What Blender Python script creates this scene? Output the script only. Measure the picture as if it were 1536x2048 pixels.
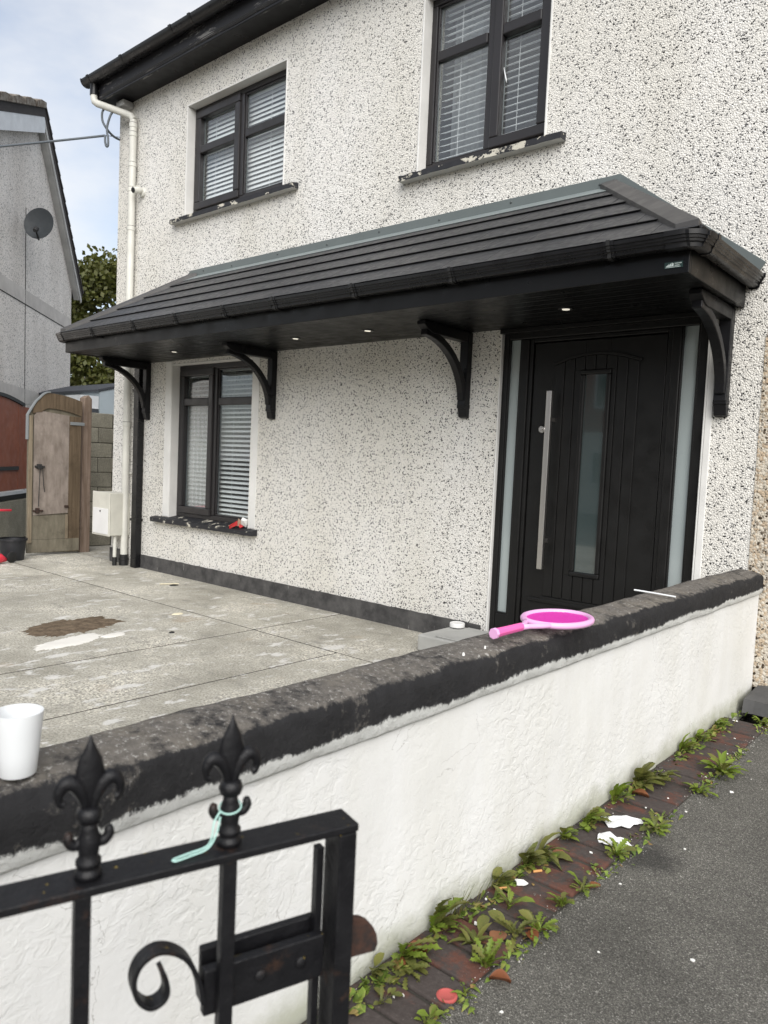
import bpy, bmesh, math, random
from mathutils import Vector, Matrix, noise
random.seed(7)
R = math.radians
S = bpy.context.scene
for o in list(bpy.data.objects): bpy.data.objects.remove(o)
COL = S.collection

# ------------------------------------------------------------------ camera, sky, sun, exposure
yaw, pitch, roll = R(40.809), R(-3.75), R(2.5845)
fw = Vector((-math.sin(yaw)*math.cos(pitch), math.cos(yaw)*math.cos(pitch), math.sin(pitch)))
rt = Vector((math.cos(yaw), math.sin(yaw), 0)); up = rt.cross(fw)
r2 = math.cos(roll)*rt + math.sin(roll)*up; u2 = -math.sin(roll)*rt + math.cos(roll)*up
cam_d = bpy.data.cameras.new('camera'); cam = bpy.data.objects.new('camera', cam_d); COL.objects.link(cam)
cam.matrix_world = Matrix(((r2.x, u2.x, -fw.x, 0), (r2.y, u2.y, -fw.y, -4.8), (r2.z, u2.z, -fw.z, 1.36), (0, 0, 0, 1)))
cam_d.sensor_fit = 'HORIZONTAL'; cam_d.sensor_width = 24.0; cam_d.lens = 1504.18/1536*24
cam_d.clip_start = 0.05; cam_d.clip_end = 600
cam_d.dof.use_dof = True; cam_d.dof.focus_distance = 4.6; cam_d.dof.aperture_fstop = 6.5
S.camera = cam
S.cycles.max_bounces = 6; S.cycles.diffuse_bounces = 3; S.cycles.glossy_bounces = 3; S.cycles.transparent_max_bounces = 12; S.cycles.caustics_reflective = False; S.cycles.caustics_refractive = False
S.render.resolution_x = 768; S.render.resolution_y = 1024

SUN_EL, SUN_AZ = R(37), R(131)            # azimuth clockwise from +y: sun stands behind the camera, to the right
W = bpy.data.worlds.new('World'); S.world = W; W.use_nodes = True
wn = W.node_tree; wn.nodes.clear()
wo = wn.nodes.new('ShaderNodeOutputWorld'); bg = wn.nodes.new('ShaderNodeBackground'); bg.inputs['Strength'].default_value = 0.115
sky = wn.nodes.new('ShaderNodeTexSky'); sky.sky_type = 'NISHITA'; sky.sun_disc = False
sky.sun_elevation = SUN_EL; sky.sun_rotation = SUN_AZ; sky.dust_density = 1.5; sky.air_density = 1.0
tc = wn.nodes.new('ShaderNodeTexCoord'); mp = wn.nodes.new('ShaderNodeMapping'); mp.inputs['Scale'].default_value = (1, 1, 2.2)
nz = wn.nodes.new('ShaderNodeTexNoise'); nz.inputs['Scale'].default_value = 2.6; nz.inputs['Detail'].default_value = 6; nz.inputs['Roughness'].default_value = .55
rp = wn.nodes.new('ShaderNodeValToRGB'); rp.color_ramp.elements[0].position = .33; rp.color_ramp.elements[1].position = .66
rp.color_ramp.elements[0].color = (.24, .24, .24, 1); rp.color_ramp.elements[1].color = (.92, .92, .92, 1)
mx = wn.nodes.new('ShaderNodeMix'); mx.data_type = 'RGBA'; mx.inputs[7].default_value = (5.6, 5.6, 5.6, 1)
L = wn.links.new
L(tc.outputs['Generated'], mp.inputs[0]); L(mp.outputs[0], nz.inputs['Vector']); L(nz.outputs[0], rp.inputs[0]); L(rp.outputs[0], mx.inputs[0])
L(sky.outputs[0], mx.inputs[6]); L(mx.outputs[2], bg.inputs[0]); L(bg.outputs[0], wo.inputs[0])

sd = bpy.data.lights.new('sun', 'SUN'); so = bpy.data.objects.new('sun', sd); COL.objects.link(so)
sd.energy = 2.7; sd.angle = R(60); sd.color = (1, .975, .94)
sdir = Vector((math.sin(SUN_AZ)*math.cos(SUN_EL), math.cos(SUN_AZ)*math.cos(SUN_EL), math.sin(SUN_EL)))
so.rotation_euler = sdir.to_track_quat('Z', 'Y').to_euler(); so.location = (4, -8, 12)
S.view_settings.view_transform = 'Standard'; S.view_settings.look = 'None'; S.view_settings.gamma = 1
S.view_settings.use_curve_mapping = False; S.view_settings.exposure = 0.66

# ------------------------------------------------------------------ materials
class Mt:
    def __init__(s, name, base=(.5, .5, .5), rough=.6, metal=0, spec=.5):
        s.m = bpy.data.materials.new(name); s.m.use_nodes = True; s.t = s.m.node_tree
        s.b = s.t.nodes['Principled BSDF']; s.out = s.t.nodes['Material Output']
        s.b.inputs['Base Color'].default_value = (*base, 1); s.b.inputs['Roughness'].default_value = rough
        s.b.inputs['Metallic'].default_value = metal; s.b.inputs['Specular IOR Level'].default_value = spec
        s.pos = None
    def n(s, ty, **k):
        nd = s.t.nodes.new(ty)
        for a, v in k.items():
            if a.startswith('_'): nd.inputs[int(a[1:])].default_value = v
            elif a.startswith('i_'): nd.inputs[a[2:].replace('_', ' ')].default_value = v
            else: setattr(nd, a, v)
        return nd
    def l(s, a, b): s.t.links.new(a, b)
    def P(s, kind='world', scale=(1, 1, 1)):
        if kind == 'world': o = s.n('ShaderNodeNewGeometry').outputs['Position']
        else: o = s.n('ShaderNodeTexCoord').outputs['Object']
        if scale != (1, 1, 1):
            m = s.n('ShaderNodeMapping'); m.inputs['Scale'].default_value = scale; s.l(o, m.inputs[0]); o = m.outputs[0]
        return o
    def noise(s, vec, scale, detail=4, rough=.5):
        nd = s.n('ShaderNodeTexNoise'); nd.inputs['Scale'].default_value = scale; nd.inputs['Detail'].default_value = detail
        nd.inputs['Roughness'].default_value = rough; s.l(vec, nd.inputs['Vector']); return nd.outputs[0]
    def voro(s, vec, scale, feature='F1', out='Distance', rand=1):
        nd = s.n('ShaderNodeTexVoronoi', feature=feature); nd.inputs['Scale'].default_value = scale
        nd.inputs['Randomness'].default_value = rand; s.l(vec, nd.inputs['Vector']); return nd.outputs[out]
    def ramp(s, f, stops, interp='LINEAR'):
        nd = s.n('ShaderNodeValToRGB'); cr = nd.color_ramp; cr.interpolation = interp
        while len(cr.elements) < len(stops): cr.elements.new(.5)
        for e, (p, c) in zip(cr.elements, stops):
            e.position = p; e.color = (c, c, c, 1) if not isinstance(c, tuple) else (*c, 1)
        s.l(f, nd.inputs[0]); return nd.outputs[0]
    def mix(s, f, a, b, mode='MIX'):
        nd = s.n('ShaderNodeMix', data_type='RGBA', blend_type=mode)
        for v, i in ((f, 0), (a, 6), (b, 7)):
            if isinstance(v, (int, float)): nd.inputs[i].default_value = v
            elif isinstance(v, tuple): nd.inputs[i].default_value = (*v, 1)
            else: s.l(v, nd.inputs[i])
        return nd.outputs[2]
    def math(s, op, a, b=0, c=None):
        nd = s.n('ShaderNodeMath', operation=op)
        for i, v in enumerate((a, b, c)):
            if v is None: continue
            if isinstance(v, (int, float)): nd.inputs[i].default_value = v
            else: s.l(v, nd.inputs[i])
        return nd.outputs[0]
    def sep(s, v):
        nd = s.n('ShaderNodeSeparateXYZ'); s.l(v, nd.inputs[0]); return nd.outputs
    def normal(s): return s.n('ShaderNodeNewGeometry').outputs['Normal']
    def rnd(s): return s.n('ShaderNodeObjectInfo').outputs['Random']
    def col(s, c): s.l(c, s.b.inputs['Base Color'])
    def rgh(s, c): s.l(c, s.b.inputs['Roughness'])
    def bump(s, h, strength=.5, dist=.01, prev=None):
        nd = s.n('ShaderNodeBump'); nd.inputs['Strength'].default_value = strength; nd.inputs['Distance'].default_value = dist
        s.l(h, nd.inputs['Height'])
        if prev: s.l(prev, nd.inputs['Normal'])
        s.l(nd.outputs[0], s.b.inputs['Normal']); return nd.outputs[0]

def dash(name, light, dark, frac, scale, stain, mid=None, strength=.9):
    m = Mt(name, rough=.9, spec=.2); p = m.P()
    wob = m.n('ShaderNodeVectorMath', operation='MULTIPLY_ADD')
    nn = m.n('ShaderNodeTexNoise'); nn.inputs['Scale'].default_value = 60; m.l(p, nn.inputs['Vector'])
    m.l(nn.outputs[1], wob.inputs[0]); wob.inputs[1].default_value = (.012, .012, .012); m.l(p, wob.inputs[2]); q = wob.outputs[0]
    vc = m.n('ShaderNodeTexVoronoi'); vc.inputs['Scale'].default_value = scale; m.l(q, vc.inputs['Vector'])
    rr = m.sep(vc.outputs['Color'])
    dens = m.math('MULTIPLY_ADD', m.noise(p, 2.6, 2), .14, frac-.07)
    isd = m.math('LESS_THAN', rr[0], dens)
    core = m.math('LESS_THAN', vc.outputs['Distance'], m.math('MULTIPLY_ADD', rr[1], .38, .36))
    isd = m.math('MULTIPLY', isd, core)
    lt = m.mix(m.ramp(rr[1], [(0, .0), (1, 1.)]), tuple(c*.90 for c in light), light)
    if mid: lt = m.mix(m.math('GREATER_THAN', rr[2], .62), lt, mid)
    dk = m.mix(m.ramp(rr[2], [(.35, 0.), (1, 1.)]), dark, tuple(min(1, c*3+.14) for c in dark))
    c = m.mix(isd, lt, dk)
    v2 = m.n('ShaderNodeTexVoronoi'); v2.inputs['Scale'].default_value = scale*1.75; m.l(q, v2.inputs['Vector']); r2_ = m.sep(v2.outputs['Color'])
    sm = m.math('MULTIPLY', m.math('LESS_THAN', r2_[0], frac*.55), m.math('LESS_THAN', v2.outputs['Distance'], .5))
    c = m.mix(m.math('MULTIPLY', sm, .8), c, m.mix(r2_[1], dark, tuple(x*.42 for x in light)))
    st = m.ramp(m.noise(m.P(scale=(1, 1, .35)), 1.1, 5, .6), [(.38, stain), (.66, (1, 1, 1))])
    c = m.mix(1, c, st, 'MULTIPLY')
    gaps = m.ramp(vc.outputs['Distance'], [(.0, 1.), (.55, .5), (.85, 0.)])
    m.col(m.mix(m.ramp(vc.outputs['Distance'], [(.5, 0.), (.9, .22)]), c, tuple(x*.42 for x in light)))  # colour darkened between the pebbles, painting their small shadows
    b1 = m.bump(gaps, strength*.75, .009); m.bump(m.noise(p, 30, 3), .22, .012, b1)
    return m.m

def paint(name, base, rough=.5, var=.12, bump=.15, bscale=40, spec=.5):
    m = Mt(name, base, rough, spec=spec); p = m.P()
    f = m.ramp(m.noise(p, 3.5, 5, .6), [(.3, 1-var), (.7, 1+0.)])
    m.col(m.mix(1, base, f, 'MULTIPLY'))
    m.rgh(m.ramp(m.noise(p, 9, 4), [(.3, max(0, rough-.1)), (.7, min(1, rough+.12))]))
    if bump: m.bump(m.noise(p, bscale, 3), bump, .004)
    return m.m

def plain(name, base, rough=.5, metal=0, spec=.5):
    return Mt(name, base, rough, metal, spec).m

M = {}
M['dash'] = dash('white_pebbledash', (.85, .835, .80), (.020, .020, .022), .18, 110, (.90, .89, .855))
M['dash_brown'] = dash('brown_pebbledash', (.64, .60, .53), (.06, .045, .03), .24, 66, (.84, .80, .72), mid=(.52, .43, .33))
M['dash_grey'] = dash('grey_pebbledash', (.82, .785, .745), (.24, .235, .225), .27, 50, (.82, .81, .80), strength=.6)
M['upvc'] = paint('dark_upvc', (.018, .016, .017), .38, .1, .05, 60)
M['black'] = paint('black_paint', (.010, .010, .0115), .36, .2, .06, 30, spec=.22)
M['soffit'] = paint('black_soffit_plastic', (.0055, .0057, .0062), .36, .1, .0, spec=.22)
M['door'] = paint('black_door_skin', (.0085, .0083, .008), .42, .15, .10, 120, spec=.30)
M['rubber'] = plain('black_rubber', (.008, .008, .008), .6)
M['hip'] = paint('dark_grey_hip_plastic', (.060, .058, .057), .5, .15, .1, 20)
M['flash'] = paint('grey_green_flashing', (.120, .140, .138), .42, .12, .04, 15)
M['flashl'] = paint('flashing_apron_highlight', (.20, .23, .23), .38, .1, .02)  # lighter copy of the flashing colour, paints the apron's bright highlight
M['screw'] = plain('grey_screw', (.06, .07, .07), .4)
M['gutter'] = paint('black_gutter_plastic', (.008, .008, .009), .30, .1, .0, 25, spec=.35)
M['slat'] = plain('white_blind_slat', (.88, .88, .88), .5)
M['wwhite'] = paint('white_reveal_paint', (.74, .735, .71), .7, .16, .25, 45)
M['pipe'] = paint('off_white_pipe', (.66, .655, .60), .45, .22, .03, 20)
M['gasbox'] = paint('cream_meter_box', (.62, .61, .54), .55, .2, .05, 20)
M['gasdoor'] = paint('white_meter_door', (.72, .72, .71), .5, .1, .03)
M['steel'] = Mt('brushed_steel', (.62, .60, .57), .33, 1).m
M['lamp'] = None
m = Mt('downlight_lens', (.9, .88, .8), .4); m.b.inputs['Emission Color'].default_value = (1, .93, .78, 1); m.b.inputs['Emission Strength'].default_value = .45; M['lamp'] = m.m
M['chrome'] = plain('satin_ring', (.10, .10, .10), .35, .8)
M['cup'] = plain('white_plastic_cup', (.70, .72, .73), .32)
M['pinkl'] = plain('light_pink_frame', (.74, .40, .66), .38)
M['pinkg'] = plain('pink_grip', (.80, .13, .40), .6)
M['pinks'] = plain('magenta_strings', (.64, .05, .40), .45)
M['paper'] = paint('white_paper', (.78, .79, .80), .8, .08, .2, 30)
M['rod'] = plain('white_rod', (.72, .74, .75), .4)
M['string'] = plain('pale_green_string', (.42, .66, .60), .8)
M['redcard'] = plain('red_card', (.55, .035, .04), .6)
M['browncard'] = plain('brown_card', (.36, .24, .17), .8)
M['tissue'] = plain('white_tissue', (.78, .77, .74), .9)
M['dishm'] = paint('dark_grey_dish', (.045, .052, .058), .6, .15, .02)
M['cable'] = plain('grey_cable', (.09, .105, .12), .6)
M['board'] = paint('white_barge_board', (.62, .65, .68), .6, .2, .1)
M['bandr'] = paint('smooth_grey_render', (.56, .535, .505), .85, .25, .2, 30)
M['boardg'] = paint('grey_barge_board', (.46, .46, .45), .7, .25, .1)
M['red'] = paint('red_brown_gate_paint', (.27, .075, .032), .6, .25, .15, 20)
M['redtoy'] = plain('red_plastic', (.62, .03, .055), .4)
M['tub'] = paint('black_plastic_tub', (.012, .013, .016), .5, .1, .1)
M['shed'] = paint('pale_blue_shed_sheet', (.36, .42, .46), .55, .12, .05)
M['shedroof'] = plain('dark_shed_roof', (.04, .045, .055), .7)
M['butt'] = plain('orange_filter', (.55, .28, .10), .8)
M['flake'] = plain('white_paint_flake', (.80, .80, .77), .8)
M['redcap'] = paint('faded_red_plastic', (.50, .10, .09), .5, .3, .2)
M['opp_wall'] = paint('pale_render', (.55, .54, .51), .8, .15, .3)
M['opp_brick'] = paint('far_red_brick', (.26, .08, .06), .85, .3, .3, 60)
M['galv'] = plain('galvanised_strip', (.26, .28, .29), .55, .5)
M['inside'] = plain('room_plaster', (.14, .135, .125), .9)
M['wire'] = plain('dark_wire', (.02, .02, .02), .5)
M['cream'] = plain('cream_flake', (.62, .57, .42), .8)

# glass
m = Mt('window_glass'); t = m.t; t.nodes.remove(m.b)
tr = m.n('ShaderNodeBsdfTransparent'); tr.inputs[0].default_value = (.96, .98, .98, 1)
gl = m.n('ShaderNodeBsdfGlossy'); gl.inputs['Roughness'].default_value = .012; gl.inputs[0].default_value = (.95, .97, 1, 1)
dt = m.n('ShaderNodeVectorMath', operation='DOT_PRODUCT'); gg = m.n('ShaderNodeNewGeometry'); m.l(gg.outputs['Incoming'], dt.inputs[0]); m.l(gg.outputs['Normal'], dt.inputs[1])
fres = m.math('MULTIPLY_ADD', m.math('POWER', m.math('SUBTRACT', 1.0, m.math('ABSOLUTE', dt.outputs['Value'])), 5.0), .9, .075)
nb = m.n('ShaderNodeBump'); nb.inputs['Strength'].default_value = .05; nb.inputs['Distance'].default_value = .01
m.l(m.noise(m.P(), 2.2, 1), nb.inputs['Height']); m.l(nb.outputs[0], gl.inputs['Normal'])
ms = m.n('ShaderNodeMixShader'); m.l(fres, ms.inputs[0]); m.l(tr.outputs[0], ms.inputs[1]); m.l(gl.outputs[0], ms.inputs[2])
m.l(ms.outputs[0], m.out.inputs[0]); M['glass'] = m.m
m = Mt('obscure_glass', (.33, .375, .375), .10, spec=.9); m.b.inputs['Coat Weight'].default_value = .3; M['obscure'] = m.m
m = Mt('door_glass', (.036, .052, .052), .05, spec=1.0); m.b.inputs['Coat Weight'].default_value = 1.0; m.b.inputs['Coat Roughness'].default_value = .02; M['doorglass'] = m.m
# sheer curtain
m = Mt('sheer_fabric', (.72, .72, .70), .9); m.b.inputs['Alpha'].default_value = .26; M['sheer'] = m.m
m = Mt('grey_curtain', (.42, .43, .45), .9); M['curtain'] = m.m

# canopy tiles
m = Mt('slate_look_tile', (.05, .05, .052), .45, spec=.35); p = m.P()
c = m.mix(m.rnd(), (.033, .034, .037), (.047, .047, .048)); f = m.ramp(m.noise(p, 14, 5, .65), [(.3, .75), (.7, 1.15)])
m.col(m.mix(1, c, f, 'MULTIPLY')); m.rgh(m.ramp(m.noise(p, 22, 4), [(.3, .36), (.7, .56)])); m.bump(m.noise(m.P(scale=(1, 1, 1)), 26, 5, .6), .35, .006); M['tile'] = m.m

# flaking sill
m = Mt('flaking_black_sill', rough=.65); p = m.P()
f1 = m.noise(m.P(scale=(1, 1, 1.6)), 9, 7, .72); f2 = m.noise(p, 2.1, 3)
k = m.ramp(m.math('ADD', f1, m.math('MULTIPLY', f2, .35)), [(.755, 0.), (.77, 1.)])
nzz = m.sep(m.normal())[2]; under = m.math('LESS_THAN', nzz, -.5)
c = m.mix(k, (.014, .0145, .018), m.mix(m.noise(p, 30, 2), (.62, .60, .50), (.45, .42, .36)))
m.col(m.mix(under, c, (.50, .49, .46))); m.bump(k, .6, .004); M['sill'] = m.m

# fascia with peeling paint
m = Mt('peeling_black_fascia', rough=.6); f1 = m.noise(m.P(scale=(.35, 1, 1.4)), 7, 8, .75)
k = m.ramp(f1, [(.56, 0.), (.62, 1.)]); m.col(m.mix(k, (.010, .010, .013), (.17, .165, .16))); m.bump(k, .4, .003); M['fascia_old'] = m.m

# plinth
m = Mt('black_plinth_paint', rough=.75); p = m.P(); f1 = m.noise(p, 6, 7, .7)
c = m.mix(m.ramp(f1, [(.35, 0.), (.75, 1.)]), (.028, .027, .028), (.115, .112, .108))
f2 = m.noise(m.P(scale=(6, 6, 1)), 5, 6, .75); c = m.mix(m.ramp(f2, [(.66, 0.), (.70, .8)]), c, (.42, .41, .39))
m.col(c); m.bump(f1, .5, .008); M['plinth'] = m.m

# boundary wall render
m = Mt('rough_white_render', rough=.8, spec=.25); p = m.P()
def ridges(m, p, sc):
    w = m.n('ShaderNodeTexNoise'); w.inputs['Scale'].default_value = sc; w.inputs['Detail'].default_value = 6; w.inputs['Roughness'].default_value = .58
    w.inputs['Distortion'].default_value = .7; m.l(p, w.inputs['Vector']); return w.outputs[0]
h1 = m.ramp(ridges(m, m.P(scale=(1, .9, 1.2)), 30), [(.36, 0.), (.5, .6), (.53, .95), (.7, 1.)]); h2 = m.noise(p, 110, 5, .65); h3 = m.noise(p, 6, 3)
st = m.ramp(m.noise(m.P(scale=(1, 2.2, .5)), 2.3, 6, .62), [(.32, (.93, .925, .90)), (.6, (1, 1, 1))])
c = m.mix(1, (.685, .69, .68), st, 'MULTIPLY')
cr = m.voro(m.P(scale=(1, 1, 1.2)), 2.7, 'DISTANCE_TO_EDGE'); wob = m.noise(p, 6, 5, .7)
crk = m.math('LESS_THAN', m.math('ABSOLUTE', m.math('ADD', cr, m.math('MULTIPLY', m.math('SUBTRACT', wob, .62), .35))), .0022)
crk = m.math('MULTIPLY', crk, m.math('GREATER_THAN', m.noise(p, 2.3, 2), .56))
c = m.mix(m.math('MULTIPLY', crk, .55), c, (.30, .29, .27))
z = m.sep(p)[2]; grime = m.ramp(m.math('ADD', z, m.math('MULTIPLY', m.noise(p, 7, 5, .7), -.16)), [(.0, 1.), (.085, 0.)])
c = m.mix(m.math('MULTIPLY', grime, .7), c, (.30, .31, .22))
spk = m.ramp(m.noise(m.P(scale=(1, 2, 1)), 30, 5, .7), [(.80, 0.), (.83, 1.)]); c = m.mix(m.math('MULTIPLY', spk, .35), c, (.25, .25, .24))
m.col(c); h1 = m.mix(1, h1, m.ramp(m.noise(p, 2.7, 3), [(.40, .12), (.62, 1.)]), 'MULTIPLY'); b = m.bump(h1, .34, .006); b = m.bump(h2, .20, .004, b); m.bump(h3, .15, .02, b); M['render'] = m.m

# coping: black paint worn down to concrete on its top, white paint brushed over its lower edge
m = Mt('worn_black_coping', rough=.85, spec=.25); p = m.P(); nz_ = m.sep(m.normal())[2]
conc = m.mix(m.noise(p, 38, 6, .7), (.030, .027, .024), (.25, .23, .205))
conc = m.mix(m.ramp(m.noise(p, 7, 5), [(.5, 0.), (.75, .6)]), conc, (.22, .195, .155))
gr = m.ramp(m.noise(p, 85, 5, .75), [(.56, 0.), (.64, .75)]); conc = m.mix(gr, conc, (.46, .45, .42))
pn = m.math('ADD', m.math('MULTIPLY', m.noise(p, 5.0, 4), .45), m.math('MULTIPLY', m.noise(p, 24, 7, .75), .75))
top = m.ramp(nz_, [(.60, 0.), (.95, .235)])
wear = m.ramp(m.math('ADD', pn, top), [(.69, 0.), (.83, 1.)])
blk = m.mix(m.noise(p, 20, 5, .6), (.009, .009, .010), (.034, .034, .036))
c = m.mix(wear, blk, conc)
z = m.sep(p)[2]
edge = m.math('ADD', z, m.math('ADD', m.math('MULTIPLY', m.noise(m.P(scale=(1, 1.2, .9)), 24, 10, .82), -.060), m.math('MULTIPLY', m.noise(p, 3.4, 3), -.05)))
wh = m.ramp(edge, [(.660, 1.), (.666, 0.)])
c = m.mix(wh, c, (.60, .61, .59))
m.col(c); b = m.bump(m.noise(p, 80, 7, .78), .9, .008); m.bump(m.noise(p, 12, 5), .7, .02, b); M['coping'] = m.m

# yard concrete
m = Mt('worn_concrete', rough=.9, spec=.2); p = m.P()
a = m.ramp(m.noise(p, 1.3, 8, .68), [(.25, (.26, .245, .20)), (.43, (.40, .382, .325)), (.57, (.535, .515, .45)), (.76, (.66, .64, .575))])
g = m.ramp(m.noise(p, 75, 4, .7), [(.30, .48), (.5, .95), (.72, 1.3)]); c = m.mix(1, a, g, 'MULTIPLY')
va = m.n('ShaderNodeTexVoronoi'); va.inputs['Scale'].default_value = 95; m.l(p, va.inputs['Vector']); ra = m.sep(va.outputs['Color'])
agm = m.math('MULTIPLY', m.ramp(m.noise(p, 1.3, 5, .65), [(.42, 0.), (.60, 1.)]), .85)
c = m.mix(agm, c, m.mix(1, c, m.ramp(ra[0], [(0, (.45, .44, .43)), (.5, (.95, .94, .93)), (1, (1.45, 1.43, 1.38))]), 'MULTIPLY'))
bl = m.ramp(m.noise(m.P(scale=(1, 1.7, 1)), 3.6, 7, .68), [(.56, 0.), (.68, .6)]); c = m.mix(bl, c, (.20, .193, .175))
ws = m.ramp(m.math('ADD', m.noise(m.P(scale=(1.6, .75, 1)), 5.2, 7, .7), m.math('MULTIPLY', m.noise(p, .9, 2), .22)), [(.685, 0.), (.725, .8)])
c = m.mix(ws, c, (.68, .67, .64))
rs = m.ramp(m.noise(p, 2.2, 3), [(.66, 0.), (.76, .35)]); c = m.mix(rs, c, (.33, .23, .13))
c = m.mix(1, c, m.ramp(m.rnd(), [(0, .86), (1, 1.06)]), 'MULTIPLY')
m.col(c); b = m.bump(m.noise(p, 90, 5, .75), .8, .008); m.bump(m.noise(p, 9, 5), .5, .02, b); M['concrete'] = m.m
m = Mt('block_concrete', rough=.95, spec=.15); p = m.P()
c = m.mix(m.noise(p, 5, 6, .65), (.17, .16, .125), (.42, .40, .33)); g = m.ramp(m.noise(p, 70, 3), [(.3, .7), (.7, 1.15)])
c = m.mix(1, c, g, 'MULTIPLY'); c = m.mix(1, c, m.ramp(m.rnd(), [(0, .75), (1, 1.15)]), 'MULTIPLY'); m.col(c); m.bump(m.noise(p, 60, 4), .5, .01); M['block'] = m.m
M['joint'] = paint('dark_joint', (.022, .020, .018), .95, .3, .3)
M['step'] = paint('grey_cast_step', (.40, .40, .38), .85, .25, .3, 50)
M['stepd'] = paint('dark_worn_step', (.085, .085, .085), .9, .5, .5, 40)
m = Mt('brown_sand', rough=1, spec=.1); p = m.P(); m.col(m.mix(m.ramp(m.noise(p, 16, 8, .75), [(.3, 0.), (.7, 1.)]), (.075, .055, .038), (.24, .185, .13))); m.bump(m.noise(p, 45, 6, .75), 1.0, .02); M['dirt'] = m.m
M['plaster'] = paint('dried_white_plaster', (.72, .70, .65), .9, .15, .5, 40)

# tarmac
m = Mt('tarmac', rough=.85, spec=.3); p = m.P()
vn = m.n('ShaderNodeTexVoronoi'); vn.inputs['Scale'].default_value = 270; m.l(p, vn.inputs['Vector']); rr = m.sep(vn.outputs['Color'])
st = m.ramp(rr[0], [(0, (.095, .092, .082)), (.5, (.155, .150, .134)), (.9, (.22, .213, .19)), (1, (.40, .39, .355))])
c = m.mix(m.ramp(vn.outputs['Distance'], [(.35, 0.), (.75, .7)]), st, (.035, .034, .031))
c = m.mix(1, c, m.ramp(m.noise(p, 1.5, 7, .65), [(.3, .66), (.7, 1.2)]), 'MULTIPLY')
# a dark damp stain by the papers and grit along the brick edge
dv = m.n('ShaderNodeVectorMath', operation='DISTANCE'); m.l(p, dv.inputs[0]); dv.inputs[1].default_value = (-.90, -2.30, .06)
dd = m.math('ADD', dv.outputs['Value'], m.math('MULTIPLY', m.math('SUBTRACT', m.noise(p, 14, 4), .5), .12))
c = m.mix(m.ramp(dd, [(.05, .62), (.13, 0.)]), c, (.012, .012, .013))
m.col(c); b = m.bump(m.ramp(vn.outputs['Distance'], [(0, 1.), (.7, 0.)]), .8, .004); m.bump(m.noise(p, 9, 3), .3, .02, b); M['tarmac'] = m.m

# paving brick
m = Mt('stained_red_brick', rough=.9, spec=.2); p = m.P()
c = m.mix(m.noise(p, 26, 5, .7), (.066, .031, .024), (.165, .075, .055))
dk = m.math('ADD', m.math('MULTIPLY', m.noise(p, 9, 7, .72), 1.0), m.math('MULTIPLY', m.rnd(), .10))
c = m.mix(m.ramp(dk, [(.44, 0.), (.56, .90)]), c, m.mix(m.noise(p, 60, 4, .7), (.030, .028, .027), (.085, .078, .074)))
g = m.ramp(m.noise(p, 120, 3, .7), [(.64, 0.), (.72, .5)]); c = m.mix(g, c, (.20, .17, .15))
m.col(c); m.bump(m.noise(p, 40, 6, .7), .7, .006); M['pave'] = m.m
m = Mt('pale_grit', rough=.9); vg = m.voro(m.P(), 90, out='Color'); m.col(m.ramp(m.sep(vg)[0], [(0, (.05, .045, .04)), (.6, (.22, .21, .19)), (1, (.55, .54, .5))])); M['grit'] = m.m
M['mortar'] = paint('dirty_mortar', (.05, .045, .036), .95, .4, .8, 60)

# iron gate
m = Mt('painted_iron', rough=.42, spec=.3); p = m.P('obj')
rs = m.ramp(m.noise(p, 16, 5, .65), [(.60, 0.), (.72, .7)]); c = m.mix(rs, (.006, .006, .0072), (.050, .026, .016))
nz2 = m.sep(m.normal())[2]; li = m.math('MULTIPLY', m.ramp(m.noise(p, 60, 5, .7), [(.66, 0.), (.69, 1.)]), m.math('GREATER_THAN', nz2, .4))
c = m.mix(m.math('MULTIPLY', li, .8), c, (.26, .19, .035)); m.col(c); m.rgh(m.ramp(m.noise(p, 30, 4), [(.3, .34), (.7, .60)])); m.bump(m.noise(p, 110, 5, .65), .55, .0025); M['iron'] = m.m
m = Mt('rusty_iron', rough=.8); p = m.P('obj'); m.col(m.mix(m.ramp(m.noise(p, 40, 5, .7), [(.35, 0.), (.6, 1.)]), (.009, .008, .008), (.045, .019, .011))); m.bump(m.noise(p, 120, 4), .4, .002); M['rust'] = m.m

# weathered woods
def wood(name, a, b, sc=(14, 14, .9), rough=.85):
    m = Mt(name, rough=rough, spec=.2); n1 = m.noise(m.P(scale=sc), 3, 6, .65)
    c = m.mix(m.ramp(n1, [(.3, 0.), (.7, 1.)]), a, b)
    c = m.mix(m.ramp(m.noise(m.P(), 5, 5, .7), [(.52, 0.), (.7, .45)]), c, tuple(x*.45 for x in a)); m.col(c); m.bump(n1, .4, .006); return m.m
M['wood'] = wood('brown_wood', (.070, .050, .032), (.135, .10, .066))
M['woodp'] = wood('weathered_pink_ply', (.16, .132, .112), (.285, .245, .215), (5, 5, 1.5))
M['woodg'] = wood('greenish_ply', (.10, .088, .065), (.19, .172, .132), (5, 5, 1.2))
M['woodl'] = wood('pale_brown_batten', (.14, .112, .078), (.24, .20, .145))
M['post'] = wood('weathered_post', (.12, .085, .062), (.235, .18, .145))

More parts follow.
